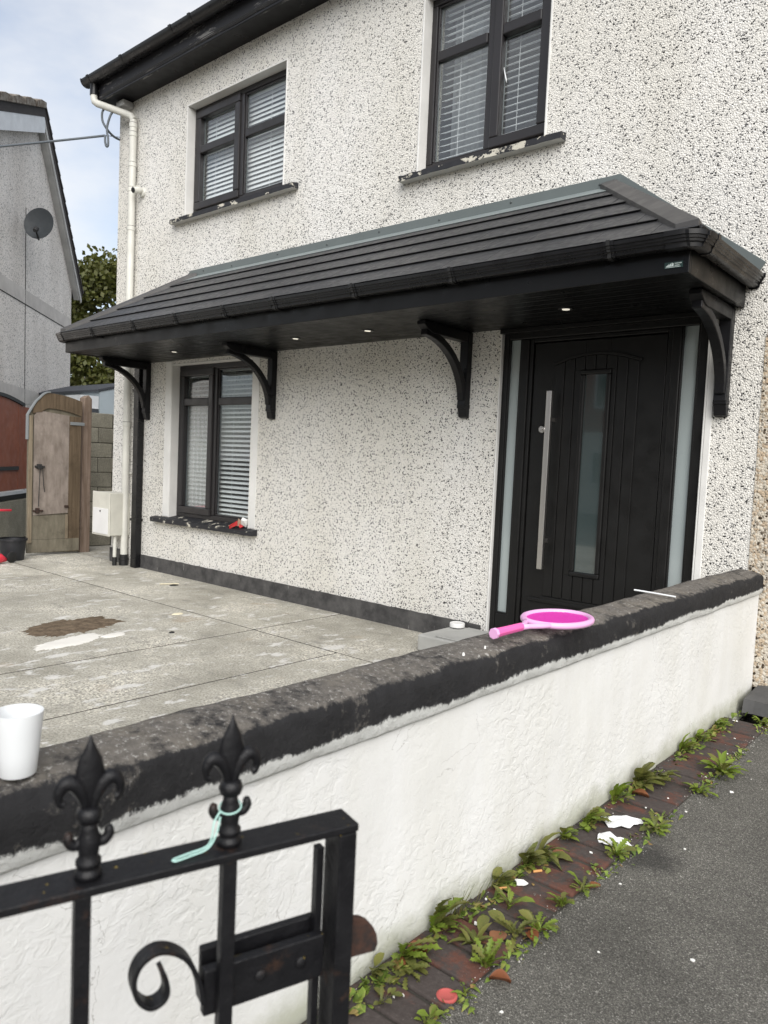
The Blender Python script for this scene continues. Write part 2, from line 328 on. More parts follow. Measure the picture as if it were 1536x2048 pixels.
def leafmat(name, a, b, edge):
    m = Mt(name, rough=.5, spec=.35); p = m.P('obj')
    c = m.mix(m.rnd(), a, b); c = m.mix(m.ramp(m.noise(p, 30, 4), [(.45, 0.), (.75, .7)]), c, edge); m.col(c)
    m.b.inputs['Subsurface Weight'].default_value = 0
    tb = m.n('ShaderNodeBsdfTranslucent'); m.l(c, tb.inputs[0]); msx = m.n('ShaderNodeMixShader'); msx.inputs[0].default_value = .28
    m.l(m.b.outputs[0], msx.inputs[1]); m.l(tb.outputs[0], msx.inputs[2]); m.l(msx.outputs[0], m.out.inputs[0]); return m.m
M['leafA'] = leafmat('fresh_weed_leaf', (.125, .20, .022), (.20, .275, .038), (.24, .24, .05))
M['leafB'] = leafmat('dark_weed_leaf', (.085, .115, .026), (.17, .185, .045), (.24, .17, .06))
m = Mt('seedling_leaf', rough=.55, spec=.3); vl = m.sep(m.voro(m.P(), 55, out='Color')); m.col(m.ramp(vl[0], [(0, (.07, .11, .022)), (.5, (.14, .20, .03)), (.8, (.22, .25, .06)), (1, (.24, .15, .06))])); M['seedl'] = m.m
M['leafD'] = leafmat('dead_leaf', (.22, .075, .030), (.30, .14, .070), (.14, .05, .02))
M['tree'] = leafmat('tree_leaf', (.040, .058, .014), (.075, .088, .018), (.15, .11, .03))
M['bark'] = wood('grey_bark', (.07, .06, .05), (.15, .13, .11))
m = Mt('old_roof_tile', rough=.9, spec=.2); p = m.P(); m.col(m.mix(m.noise(p, 4, 6, .7), (.030, .030, .036), (.075, .068, .062))); m.bump(m.noise(p, 30, 4), .5, .01); M['roof'] = m.m
m = Mt('mossy_ridge_tile', rough=.95, spec=.15); p = m.P(); m.col(m.mix(m.ramp(m.noise(p, 9, 6, .7), [(.35, 0.), (.65, 1.)]), (.085, .060, .042), (.26, .245, .22))); m.bump(m.noise(p, 30, 5), .8, .02); M['ridge'] = m.m

# ------------------------------------------------------------------ mesh helpers
class MB:
    def __init__(s): s.v = []; s.f = []
    def add(s, vs, fs):
        o = len(s.v); s.v += [tuple(v) for v in vs]; s.f += [tuple(i+o for i in f) for f in fs]; return s
    def box(s, x0, x1, y0, y1, z0, z1):
        return s.add([(x0, y0, z0), (x1, y0, z0), (x1, y1, z0), (x0, y1, z0), (x0, y0, z1), (x1, y0, z1), (x1, y1, z1), (x0, y1, z1)],
                     [(0, 3, 2, 1), (4, 5, 6, 7), (0, 1, 5, 4), (1, 2, 6, 5), (2, 3, 7, 6), (3, 0, 4, 7)])
    def hexa(s, vs):
        return s.add(vs, [(0, 3, 2, 1), (4, 5, 6, 7), (0, 1, 5, 4), (1, 2, 6, 5), (2, 3, 7, 6), (3, 0, 4, 7)])
    def prism(s, pts, a0, a1, plane='xz'):
        n = len(pts)
        mk = {'xz': lambda p, a: (p[0], a, p[1]), 'yz': lambda p, a: (a, p[0], p[1]), 'xy': lambda p, a: (p[0], p[1], a)}[plane]
        return s.add([mk(p, a0) for p in pts]+[mk(p, a1) for p in pts],
                     [tuple(range(n))[::-1], tuple(range(n, 2*n))]+[(i, (i+1) % n, n+(i+1) % n, n+i) for i in range(n)])
    def quad(s, *p): return s.add(p, [tuple(range(len(p)))])
    def tube(s, pts, r, n=10, caps=True, sx=1.0):
        pts = [Vector(p) for p in pts]; k = len(pts); rs = r if isinstance(r, (list, tuple)) else [r]*k
        up_ = None; rings = []
        for i in range(k):
            d = (pts[min(i+1, k-1)]-pts[max(i-1, 0)]).normalized()
            if up_ is None: up_ = d.orthogonal().normalized()
            up_ = (up_-d*up_.dot(d)).normalized(); w = d.cross(up_)
            rings.append([pts[i]+(up_*math.cos(2*math.pi*j/n)+w*math.sin(2*math.pi*j/n)*sx)*rs[i] for j in range(n)])
        fs = [(i*n+j, i*n+(j+1) % n, (i+1)*n+(j+1) % n, (i+1)*n+j) for i in range(k-1) for j in range(n)]
        if caps: fs += [tuple(range(n))[::-1], tuple((k-1)*n+j for j in range(n))]
        return s.add([v for rr_ in rings for v in rr_], fs)
    def lathe(s, prof, c=(0, 0, 0), n=20, axis=None, close=True):
        c = Vector(c); q = Vector((0, 0, 1)).rotation_difference(Vector(axis)) if axis is not None else None
        vs = []
        for r, z in prof:
            for j in range(n):
                p = Vector((r*math.cos(2*math.pi*j/n), r*math.sin(2*math.pi*j/n), z))
                if q: p = q @ p
                vs.append(c+p)
        k = len(prof); fs = [(i*n+j, i*n+(j+1) % n, (i+1)*n+(j+1) % n, (i+1)*n+j) for i in range(k-1) for j in range(n)]
        if close: fs += [tuple(range(n))[::-1], tuple((k-1)*n+j for j in range(n))]
        return s.add(vs, fs)
    def ribbon(s, path, th, a0, a1, fn):
        """flat bar following a 2-D path, fn(u, a, z) gives the point"""
        n = len(path); L1 = []; L2 = []
        for i, (u, z) in enumerate(path):
            du = path[min(i+1, n-1)][0]-path[max(i-1, 0)][0]; dz = path[min(i+1, n-1)][1]-path[max(i-1, 0)][1]
            l = math.hypot(du, dz); nx, nz3 = -dz/l*th/2, du/l*th/2; L1.append((u+nx, z+nz3)); L2.append((u-nx, z-nz3))
        loop = L1+L2[::-1]
        vs = [fn(u, a0, z) for u, z in loop]+[fn(u, a1, z) for u, z in loop]; N = len(loop)
        fs = [(i, i+1, N+i+1, N+i) for i in range(N-1)]+[(N-1, 0, N, 2*N-1)]
        for i in range(n-1): fs += [(i, N-1-i, N-2-i, i+1), (N+i, N+i+1, 2*N-2-i, 2*N-1-i)]
        return s.add(vs, fs)
    def mesh(s, name):
        me = bpy.data.meshes.new(name); me.from_pydata(s.v, [], s.f); me.update()
        bm = bmesh.new(); bm.from_mesh(me); bmesh.ops.recalc_face_normals(bm, faces=bm.faces); bm.to_mesh(me); bm.free(); return me

def smooth_path(p, n=4):
    out = []
    for i in range(len(p)-1):
        a_, b_, c_, d_ = p[max(i-1, 0)], p[i], p[i+1], p[min(i+2, len(p)-1)]
        for k in range(n):
            t_ = k/n; out.append(tuple(.5*((2*b_[j])+(-a_[j]+c_[j])*t_+(2*a_[j]-5*b_[j]+4*c_[j]-d_[j])*t_*t_+(-a_[j]+3*b_[j]-3*c_[j]+d_[j])*t_**3) for j in range(len(b_))))
    return out+[p[-1]]
ROOT = {}
def thing(name, label, cat, loc=(0, 0, 0), rot=0, group=None):
    o = bpy.data.objects.new(name, None); COL.objects.link(o); o.empty_display_size = .1
    o.location = loc; o.rotation_euler = (0, 0, rot); tag(o, label, cat, group)
    ROOT[o] = Matrix.Translation(Vector(loc)) @ Matrix.Rotation(rot, 4, 'Z'); return o
def tag(o, label=None, cat=None, group=None, kind=None):
    if label: o['label'] = label
    if cat: o['category'] = cat
    if group: o['group'] = group
    if kind: o['kind'] = kind
    return o
def finish(o, me, mat, bevel=0, smooth=False, seg=2):
    if mat is not None and not me.materials: me.materials.append(mat)
    if smooth:
        for p in me.polygons: p.use_smooth = True
        if smooth == 'auto':
            try: me.set_sharp_from_angle(angle=R(38))
            except Exception: pass
    if bevel:
        b = o.modifiers.new('bevel', 'BEVEL'); b.width = bevel; b.segments = seg; b.limit_method = 'ANGLE'; b.angle_limit = R(35)
def part(name, mb, mat, parent=None, bevel=0, smooth=False, local=False, label=None, seg=2):
    """one mesh object; geometry is given in world space unless local"""
    me = mb.mesh(name) if isinstance(mb, MB) else mb
    if parent is not None and not local: me.transform(ROOT[parent].inverted())
    o = bpy.data.objects.new(name, me); COL.objects.link(o)
    if parent is not None: o.parent = parent; ROOT[o] = ROOT[parent]
    else: ROOT[o] = Matrix.Identity(4)
    finish(o, me, M[mat] if isinstance(mat, str) else mat, bevel, smooth, seg)
    if label: o['label'] = label
    return o
def single(name, mb, mat, label, cat, base, group=None, bevel=0, smooth=False):
    """a thing that is one mesh, origin at its base"""
    me = mb.mesh(name); me.transform(Matrix.Translation(-Vector(base)))
    o = bpy.data.objects.new(name, me); COL.objects.link(o); o.location = base; ROOT[o] = Matrix.Translation(Vector(base))
    finish(o, me, M[mat], bevel, smooth); tag(o, label, cat, group); return o
def struct(name, mb, mat, bevel=0):
    o = part(name, mb, mat, None, bevel); o['kind'] = 'structure'; return o
def inst(name, me, parent, loc, rot=(0, 0, 0), scale=(1, 1, 1), mat=None):
    o = bpy.data.objects.new(name, me); COL.objects.link(o); o.parent = parent; o.location = loc; o.rotation_euler = rot; o.scale = scale
    if mat is not None and not me.materials: me.materials.append(mat)
    return o
def B(*a): return MB().box(*a)

# ------------------------------------------------------------------ ground
struct('ground', MB().quad((-250, -250, -.07), (250, -250, -.07), (250, 250, -.07), (-250, 250, -.07)), 'tarmac')
struct('footpath', B(-.968, 7, -9, -.001, -.068, .06), 'tarmac')
yard = struct('concrete_yard', B(-14.4, -1.30, -8, .02, -.068, -.0045), 'joint')
xsB = [-14.3, -11.2, -9.55, -7.95, -6.35, -4.58, -3.66, -2.4, -1.32]
def slab(x0, x1, y0, y1):
    g = .010; nx = max(2, int((x1-x0)/.5)); ny = max(2, int((y1-y0)/.5)); mb = MB(); dz = random.uniform(-.0015, .001)
    part('slab', B(x0+g, x1-g, y0+g, y1-g, -.05, dz), 'concrete', yard, .002)
slab(-8.3, -4.59, -1.0, .0); slab(-4.59, -1.32, -1.0, .0)
for a, b in ((-14.3, -10.4), (-10.4, -8.3)): slab(a, b, -1.0, .015)
for a, b in zip(xsB[:-1], xsB[1:]):
    slab(a, b, -5.6, -1.0); slab(a, b, -7.95, -5.6)
pas = struct('side_passage', B(-10.3, -8.58, .03, 9, -.068, -.004), 'concrete')

edging = struct('brick_edging', B(-1.192, -.966, -7.0, -.5, -.068, .0595), 'mortar')
bm_ = [MB().box(-.108, .108, -.0505, .0505, -.03, .0).mesh('brick') for _ in range(1)]
bme = bm_[0]; bme.materials.append(M['pave'])
y = -.56; i = 0
while y > -6.9:
    o = inst('brick', bme, edging, (-1.0795+random.uniform(-.004, .004), y, .066+random.uniform(-.004, .004)), (R(random.uniform(-1.2, 1.2)), R(random.uniform(-1.2, 1.2)), R(random.uniform(-1, 1))), (1, random.uniform(.97, 1.0), 1))
    bv = o.modifiers.new('bevel', 'BEVEL'); bv.width = .006; bv.segments = 2
    y -= .1105

# ------------------------------------------------------------------ house
HX0, HX1, HD, EZ = -8.57, -1.255, 7.5, 5.42
house = thing('house', 'white pebbledashed two storey house with black framed windows and door', 'house', (-5, .15, 0))
def wall_open(x0, x1, z0, z1, y0, y1, ops):
    xs = sorted({x0, x1, *[o[0] for o in ops], *[o[1] for o in ops]}); zs = sorted({z0, z1, *[o[2] for o in ops], *[o[3] for o in ops]})
    mb = MB()
    inn = lambda xa, za: any(o[0] <= xa <= o[1] and o[2] <= za <= o[3] for o in ops)
    for a, b in zip(xs[:-1], xs[1:]):
        for c, d in zip(zs[:-1], zs[1:]):
            if inn((a+b)/2, (c+d)/2): continue
            mb.quad((a, y0, c), (b, y0, c), (b, y0, d), (a, y0, d)); mb.quad((a, y1, c), (a, y1, d), (b, y1, d), (b, y1, c))
    for o in ops:
        a, b, c, d = o
        mb.quad((a, y0, c), (a, y0, d), (a, y1, d), (a, y1, c)); mb.quad((b, y0, c), (b, y1, c), (b, y1, d), (b, y0, d))
        mb.quad((a, y0, d), (b, y0, d), (b, y1, d), (a, y1, d)); mb.quad((a, y0, c), (a, y1, c), (b, y1, c), (b, y0, c))
    mb.quad((x0, y0, z0), (x0, y0, z1), (x0, y1, z1), (x0, y1, z0)); mb.quad((x1, y0, z0), (x1, y1, z0), (x1, y1, z1), (x1, y0, z1))
    mb.quad((x0, y0, z1), (x1, y0, z1), (x1, y1, z1), (x0, y1, z1)); mb.quad((x0, y0, z0), (x0, y1, z0), (x1, y1, z0), (x1, y0, z0))
    return mb
W1 = (-7.18, -5.58, 3.92, 5.08); W2 = (-3.96, -2.80, 3.70, 5.08); W3 = (-7.345, -5.93, .63, 2.345); DR = (-3.07, -1.575, .0, 2.372)
def mesh_keep(mb, name):
    me = bpy.data.meshes.new(name); me.from_pydata(mb.v, [], mb.f); bm = bmesh.new(); bm.from_mesh(me)
    bmesh.ops.remove_doubles(bm, verts=bm.verts, dist=1e-5); bmesh.ops.recalc_face_normals(bm, faces=bm.faces); bm.to_mesh(me); bm.free(); return me
part('front_wall', mesh_keep(wall_open(HX0, HX1, -.06, 5.62, 0, .28, [W1, W2, W3, DR]), 'front_wall'), 'dash', house)
part('side_wall', MB().prism([(.282, -.06), (HD, -.06), (HD, 5.62), (HD/2, 9.0), (.282, 5.72)], HX0, HX0+.28, 'yz'), 'dash', house)
part('back_wall', B(HX0+.282, HX1, HD-.28, HD-.002, -.06, 5.6), 'dash', house)
part('party_wall', B(HX1-.1, HX1-.002, .282, HD-.282, -.06, 5.6), 'inside', house)
part('upper_floor', B(HX0+.282, HX1-.102, .284, HD-.282, 2.5, 2.7), 'inside', house)
part('upper_ceiling', B(HX0+.282, HX1-.102, .284, HD-.282, 5.35, 5.45), 'inside', house)
part('partition', B(HX0+.282, HX1-.102, 3.4, 3.5, .0, 5.34), 'inside', house)
part('ground_floor', B(HX0+.282, HX1-.102, .284, HD-.282, .0, .08), 'inside', house)
part('partition', B(-4.7, -4.6, .284, 3.398, 2.702, 5.348), 'inside', house)
part('partition', B(-4.7, -4.6, .284, 3.398, .082, 2.498), 'inside', house)
# plinth with a ragged top
mb = MB(); n = 90; xa, xb = -8.0, -3.12; top = []
for k in range(n+1):
    x = xa+(xb-xa)*k/n; top.append((x, .158+.006*noise.noise((x*9, 0, 0))+.004*noise.noise((x*31, 2, 0))))
mb.prism([(xa, -.03)]+[(xb, -.03)]+top[::-1], -.012, .004, 'xz'); part('plinth', mb, 'plinth', house)
part('plinth', B(HX0-.012, -8.26, -.012, .004, -.03, .17), 'plinth', house)
part('plinth', B(-1.56, HX1-.01, -.012, .004, -.03, .158), 'plinth', house)
# eaves
roofo = part('roof', MB().prism([(-.30, 5.60), (-.30, 5.645), (HD/2, 9.33), (HD+.3, 5.645), (HD+.3, 5.60), (HD/2, 9.25)], HX0-.12, HX1, 'yz'), 'roof', house)
part('soffit', B(HX0-.02, HX1, -.232, -.001, 5.415, 5.432), 'black', house)
part('fascia', B(HX0-.09, HX1, -.255, -.234, 5.402, 5.632), 'fascia_old', house)
part('barge_board', MB().prism([(-.22, 5.41), (-.22, 5.60), (HD/2, 9.24), (HD/2, 9.02)], HX0-.095, HX0-.07, 'yz'), 'fascia_old', house)
part('fascia_trim', B(HX0-.085, HX1, -.262, -.2555, 5.404, 5.425), 'black', house)
prof = [(.075*math.cos(a), .075*math.sin(a)) for a in [math.pi+math.pi*k/10 for k in range(11)]]
prof += [(.068*math.cos(a), .068*math.sin(a)) for a in [2*math.pi-math.pi*k/10 for k in range(11)]]
gut = part('gutter', MB().prism([(-.322+a, 5.655+b) for a, b in prof], HX0-.19, HX1+2, 'yz'), 'gutter', house, 0, 'auto')
for gx in (-8.62, -7.9, -6.95, -6.62, -5.7, -4.6, -3.4, -2.3):
    pr = [(.082*math.cos(a), .082*math.sin(a)) for a in [math.pi+math.pi*k/8 for k in range(9)]]; pr += [(.070*math.cos(a), .070*math.sin(a)) for a in [2*math.pi-math.pi*k/8 for k in range(9)]]
    part('gutter_clip', MB().prism([(-.322+a, 5.66+b) for a, b in pr], gx-.022, gx+.022, 'yz'), 'gutter', gut, 0, 'auto')
pr = [(.08*math.cos(a), .08*math.sin(a)) for a in [math.pi+math.pi*k/8 for k in range(9)]]
part('gutter_end', MB().prism([(-.322+a, 5.66+b) for a, b in pr], HX0-.205, HX0-.188, 'yz'), 'gutter', gut)
part('vent_block', B(-8.42, -8.26, -.14, -.003, 5.33, 5.40), 'boardg', house, .01, label='dirty white junction block under the eaves corner')
mb = MB()
for k in range(3):
    pts = [(-8.5+j*.35, -.262-.004*(k+1), 5.43+.012*k+.012*noise.noise((j*.9, k*3., 1))) for j in range(20)]; mb.tube(pts, .004, 5)
part('loose_wires', mb, 'wire', house)

def reveal(o, y0, y1, t, parent, bottom=False):
    a, b, c, d = o
    for nm, bx in (('reveal', (a, a+t, y0, y1, c, d)), ('reveal', (b-t, b, y0, y1, c, d)), ('reveal_head', (a+t, b-t, y0, y1, d-t, d))):
        part(nm, B(*bx), 'wwhite', parent, .004)
reveal((W1[0]-.004, W1[1]+.004, W1[2], W1[3]+.004), -.006, .10, .016, house)
reveal((W2[0]-.004, W2[1]+.004, W2[2], W2[3]+.004), -.006, .10, .016, house)
reveal((W3[0]+.001, W3[1]-.001, W3[2], W3[3]-.001), -.004, .10, .010, house)
for bx in ((DR[0]-.004, DR[0]+.008), (DR[1]-.008, DR[1]+.004)): part('reveal', B(bx[0], bx[1], -.006, .05, 0, DR[3]), 'wwhite', house, .004)
part('surround_band', B(W3[0]-.115, W3[0]-.001, -.007, .003, .645, 2.372), 'wwhite', house, .004)
part('surround_band', B(W3[1]+.001, W3[1]+.10, -.007, .003, .645, 2.372), 'wwhite', house, .004)
part('surround_band', B(DR[1]+.005, DR[1]+.045, -.008, .003, .16, 2.372), 'wwhite', house, .004)

def sill(x0, x1, z1, h, parent, y0=-.075):
    mb = MB(); n = 60; ring = []
    for k in range(n+1):
        x = x0+(x1-x0)*k/n; j = lambda s, a: a*noise.noise((x*14, s, z1))
        ring.append([(x, y0+j(1, .004), z1-h+j(2, .004)), (x, y0+j(3, .004), z1-.03+j(4, .006)), (x, .094, z1+.002), (x, .094, z1-h)])
    vs = [v for r_ in ring for v in r_]; fs = [(i*4+j, i*4+(j+1) % 4, (i+1)*4+(j+1) % 4, (i+1)*4+j) for i in range(n) for j in range(4)]
    fs += [(0, 1, 2, 3), (n*4+3, n*4+2, n*4+1, n*4)]
    # only the stretch in front of the wall is wider than the opening
    return part('window_sill', mb.add(vs, fs), 'sill', parent)

def window(o, zb, xm, tz, sash, label):
    a, b, c, d = o; y = .095; a += .010; b -= .010; d -= .012; c = zb; f = .055
    mb = MB(); mb.box(a, b, y, y+.07, d-f, d); mb.box(a, b, y, y+.07, c, c+f); mb.box(a, a+f, y, y+.07, c+f, d-f); mb.box(b-f, b, y, y+.07, c+f, d-f)
    w = part('window', mb, 'upvc', house, .007, label=label)
    part('mullion', B(xm-.032, xm+.032, y-.002, y+.068, c+f, d-f), 'upvc', w, .007)
    for side in 'LR':
        p, q = (a+f, xm-.032) if side == 'L' else (xm+.032, b-f)
        z0, z1 = c+f, d-f
        if side == sash:
            e = .012; s_ = .078; p -= e; q += e; z0 -= e; z1 += e; ys = y-.022
            mb = MB(); mb.box(p, q, ys, y+.05, z1-s_, z1); mb.box(p, q, ys, y+.05, z0, z0+s_); mb.box(p, p+s_, ys, y+.05, z0+s_, z1-s_); mb.box(q-s_, q, ys, y+.05, z0+s_, z1-s_)
            part('sash', mb, 'upvc', w, .009); p += s_; q -= s_; z0 += s_; z1 -= s_; yt = ys+.004
        else:
            s_ = .018; mb = MB(); ys = y+.012
            mb.box(p, q, ys, y+.05, z1-s_, z1); mb.box(p, q, ys, y+.05, z0, z0+s_); mb.box(p, p+s_, ys, y+.05, z0+s_, z1-s_); mb.box(q-s_, q, ys, y+.05, z0+s_, z1-s_)
            part('glazing_bead', mb, 'upvc', w, .006); p += s_; q -= s_; z0 += s_; z1 -= s_; yt = y+.002
        part('transom', B(p, q, yt, y+.05, tz-.04, tz+.04), 'upvc', w, .009)
        part('pane', B(p, q, y+.030, y+.036, z0, tz-.04), 'glass', w); part('pane', B(p, q, y+.030, y+.036, tz+.04, z1), 'glass', w)
        g = MB()
        for (za, zb_) in ((z0, tz-.04), (tz+.04, z1)):
            for bx in ((p, p+.006, y+.037, y+.043, za, zb_), (q-.006, q, y+.037, y+.043, za, zb_), (p+.006, q-.006, y+.037, y+.043, za, za+.006), (p+.006, q-.006, y+.037, y+.043, zb_-.006, zb_)): g.box(*bx)
        part('spacer_bar', g, 'galv', w)
    return w
w1 = window(W1, 3.95, -6.36, 4.617, 'L', 'upper window with its left casement and closed blind'); sill(-7.36, -5.37, 3.922, .075, w1)
w2 = window(W2, 3.722, -3.355, 4.615, 'R', 'upper window above the canopy with its right casement and open blind'); sill(-4.09, -2.64, 3.705, .075, w2)
w3 = window(W3, .655, -6.67, 1.93, 'L', 'ground floor window below the canopy'); sill(-7.60, -5.79, .655, .078, w3)
part('putty_streak', MB().tube([(-3.262+.006*t_, .118, 4.37-.022*t_) for t_ in range(7)], [.001, .003, .004, .005, .006, .006, .003], 8), 'rod', w2, 0, True, label='white smear on the glass')

def slat_mesh(length, tilt, width=.05):
    mb = MB(); pts = []
    for k in range(5):
        s_ = (k/4-.5)*width; h = .004*(1-(2*k/4-1)**2); c, sn = math.cos(tilt), math.sin(tilt)
        pts.append((s_*c-h*sn*0, s_*sn+h))
    loop = [(a, b) for a, b in pts]+[(a, b-.0022) for a, b in pts[::-1]]
    mb.prism(loop, 0, length, 'yz'); me = mb.mesh('slat'); me.materials.append(M['slat']); return me
def blind(label, x0, x1, z0, z1, y, pitch, tilt, cords, head=True):
    t = thing('window_blind', label, 'blind', (x0, y, z0)); n = int((z1-z0)/pitch); me = slat_mesh(x1-x0, tilt)
    for k in range(n): inst('slat', me, t, (0, 0, .03+k*pitch+random.uniform(-.0012, .0012)), (0, R(random.uniform(-.12, .12)), 0))
    part('head_rail', B(x0, x1, y-.02, y+.02, z1, z1+.04), 'slat', t); part('bottom_rail', B(x0, x1, y-.02, y+.02, z0, z0+.014), 'slat', t)
    for cx in cords:
        part('cord', B(cx-.001, cx+.001, y-.0285, y-.0255, z0+.015, z1), 'slat', t)
    return t
blind('white venetian blind almost shut inside the upper left window', -7.09, -5.66, 3.99, 5.02, .205, .046, R(58), (-6.9, -6.0))
blind('white venetian blind with thin open slats in the upper window over the door side', -3.88, -2.88, 3.77, 5.02, .205, .051, R(20), (-3.70, -3.45, -3.16, -2.93))
blind('white venetian blind half open in the ground floor window', -7.26, -6.0, .70, 2.30, .205, .0495, R(28), (-7.1, -6.45, -6.1))
def curtain(name, label, x0, x1, z0, z1, y, amp, freq, mat):
    n = 120; vs = []; fs = []
    for k in range(n+1):
        x = x0+(x1-x0)*k/n; yy = y+amp*math.sin(k/n*(x1-x0)*freq)+amp*.4*math.sin(k*.37)
        vs += [(x, yy, z0), (x, yy, z1)]
        if k: fs.append((2*k-2, 2*k, 2*k+1, 2*k-1))
    o = single(name, MB().add(vs, fs), mat, label, 'curtain', ((x0+x1)/2, y, z0), smooth=True); md = o.modifiers.new('solid', 'SOLIDIFY'); md.thickness = .002; return o
curtain('curtain', 'grey curtain hanging behind the blind of the upper window over the door side', -3.86, -3.43, 3.8, 5.0, .30, .018, 62, 'curtain')
curtain('net_curtain', 'sheer net curtain in the left light of the ground floor window', -7.27, -6.74, .76, 1.88, .158, .006, 250, 'sheer')

# front door with side lights
dy = .02
d_out = MB(); a, b = DR[0]+.010, DR[1]-.010
for bx in ((a, -3.016, dy, dy+.09, .10, 2.37), (-1.645, b, dy, dy+.09, .10, 2.37), (-3.016, -1.645, dy, dy+.09, 2.30, 2.37), (-2.912, -2.845, dy, dy+.09, .10, 2.30), (-1.815, -1.755, dy, dy+.09, .10, 2.30)): d_out.box(*bx)
door = part('front_door', d_out, 'door', house, .007, label='black panelled front door with steel bar handle and two frosted side lights')
part('head_trim', B(a-.02, b+.02, -.014, .02, 2.345, 2.377), 'door', door, .003)
part('threshold', B(a-.002, b+.002, -.035, dy+.09, .04, .10), 'door', door, .01)
for x0, x1, z0 in ((-3.016, -2.912, .27), (-1.755, -1.645, .27)):
    part('side_light', B(x0, x1, dy+.03, dy+.04, z0, 2.30), 'obscure', door)
    part('side_panel', B(x0, x1, dy+.004, dy+.08, .10, z0), 'door', door, .006)
    part('glazing_bead', MB().box(x0, x0+.010, dy+.006, dy+.029, z0, 2.30).box(x1-.010, x1, dy+.006, dy+.029, z0, 2.30).box(x0+.01, x1-.01, dy+.006, dy+.029, z0, z0+.012), 'door', door, .003)
for x0, x1 in ((-2.845, -2.815), (-1.845, -1.815)):
    part('door_jamb', B(x0, x1, dy+.012, dy+.09, .10, 2.30), 'door', door, .005)
part('door_jamb', B(-2.815, -1.845, dy+.012, dy+.09, 2.272, 2.30), 'door', door, .005)
lx0, lx1, lz0, lz1 = -2.808, -1.852, .105, 2.265; gx0, gx1, gz0, gz1 = -2.432, -2.212, .628, 2.058      # leaf, glass moulding
ly = dy+.024
part('door_leaf', MB().box(lx0, gx0+.02, ly, ly+.05, lz0, lz1).box(gx1-.02, lx1, ly, ly+.05, lz0, lz1).box(gx0+.02, gx1-.02, ly, ly+.05, gz1-.02, lz1).box(gx0+.02, gx1-.02, ly, ly+.05, lz0, gz0+.02), 'door', door, .004)
ax0, ax1, az0 = -2.635, -2.022, .455
arch = lambda x: 2.098+.060*(1-((x-(ax0+ax1)/2)/((ax1-ax0)/2))**2)
# raised border round the arched field
pa = [(ax0-.012+(ax1-ax0+.024)*k/24) for k in range(25)]
mb = MB()
mb.ribbon([(x, arch(min(max(x, ax0), ax1))+.012) for x in pa], .020, ly-.014, ly+.002, lambda u, q, z: (u, q, z))
part('arch_moulding', mb, 'door', door, .003); part('base_moulding', B(ax0-.012, ax1+.012, ly-.014, ly+.002, az0-.024, az0-.004), 'door', door, .003)
part('weather_bar', B(lx0+.06, lx1-.06, ly-.014, ly+.002, .405, .432), 'door', door, .005)
pw = (ax1-ax0)/8
for k in range(8):
    x0 = ax0+k*pw+.004; x1 = ax0+(k+1)*pw-.004
    segs = []
    if x1 <= gx0 or x0 >= gx1: segs.append((x0, x1, az0, None))
    else:
        segs.append((x0, x1, az0, gz0-.002)); segs.append((x0, x1, gz1+.002, None))
        if x0 < gx0-.006: segs.append((x0, gx0-.002, gz0-.002, gz1+.002))
        if x1 > gx1+.006: segs.append((gx1+.002, x1, gz0-.002, gz1+.002))
    for p0, p1, z0, z1 in segs:
        if z1 is None: pts = [(p0, z0), (p1, z0)]+[(p1-(p1-p0)*j/4, arch(p1-(p1-p0)*j/4)) for j in range(5)]
        else: pts = [(p0, z0), (p1, z0), (p1, z1), (p0, z1)]
        part('plank', MB().prism(pts, ly-.009, ly+.002, 'xz'), 'door', door, .003)
mb = MB(); t_ = .032
for bx in ((gx0, gx1, gz0, gz0+t_), (gx0, gx1, gz1-t_, gz1), (gx0, gx0+t_, gz0+t_, gz1-t_), (gx1-t_, gx1, gz0+t_, gz1-t_)): mb.box(bx[0], bx[1], ly-.020, ly+.01, bx[2], bx[3])
part('glass_moulding', mb, 'door', door, .008)
part('pane', B(gx0+t_, gx1-t_, ly-.002, ly+.008, gz0+t_, gz1-t_), 'doorglass', door)
part('handle', MB().box(-2.645, -2.605, -.052, -.024, .655, 1.915).box(-2.634, -2.616, -.024, ly, .84, .87).box(-2.634, -2.616, -.024, ly, 1.70, 1.73), 'steel', door, .003)
part('lock_cylinder', MB().lathe([(.026, 0), (.026, .010), (.022, .014), (.012, .014), (.010, .020), (0.001, .020)], (-2.715, ly, 1.65), 20, (0, -1, 0)), 'steel', door, 0, 'auto')

# ------------------------------------------------------------------ porch canopy
XL, XR = -7.885, -1.389; YF = -.955; SZ = 2.378; TOPZ = 3.236
can = thing('porch_canopy', 'long black porch canopy with hipped tiled roof, gutters and brackets over door and window', 'canopy', ((XL+XR)/2, -.02, SZ))
nb_ = 9; bw = (0-YF-.03)/nb_
for k in range(nb_):
    y0 = YF+.028+k*bw
    part('soffit_board', B(XL+.028, XR-.028, y0+.0015, y0+bw-.0015, SZ, SZ+.012), 'soffit', can, .003)
part('soffit_backing', B(XL+.01, XR-.01, YF+.01, -.001, SZ+.013, SZ+.03), 'black', can)
part('fascia', B(XL, XR, YF, YF+.027, SZ-.006, 2.535), 'soffit', can, .004)
part('fascia', B(XR-.027, XR, YF+.028, -.002, SZ-.006, 2.535), 'soffit', can, .004)
part('fascia', B(XL, XL+.027, YF+.028, -.002, SZ-.006, 2.535), 'soffit', can, .004)
part('wall_plate', B(XL+.03, XR-.03, -.05, -.003, SZ+.04, 2.52), 'black', can)
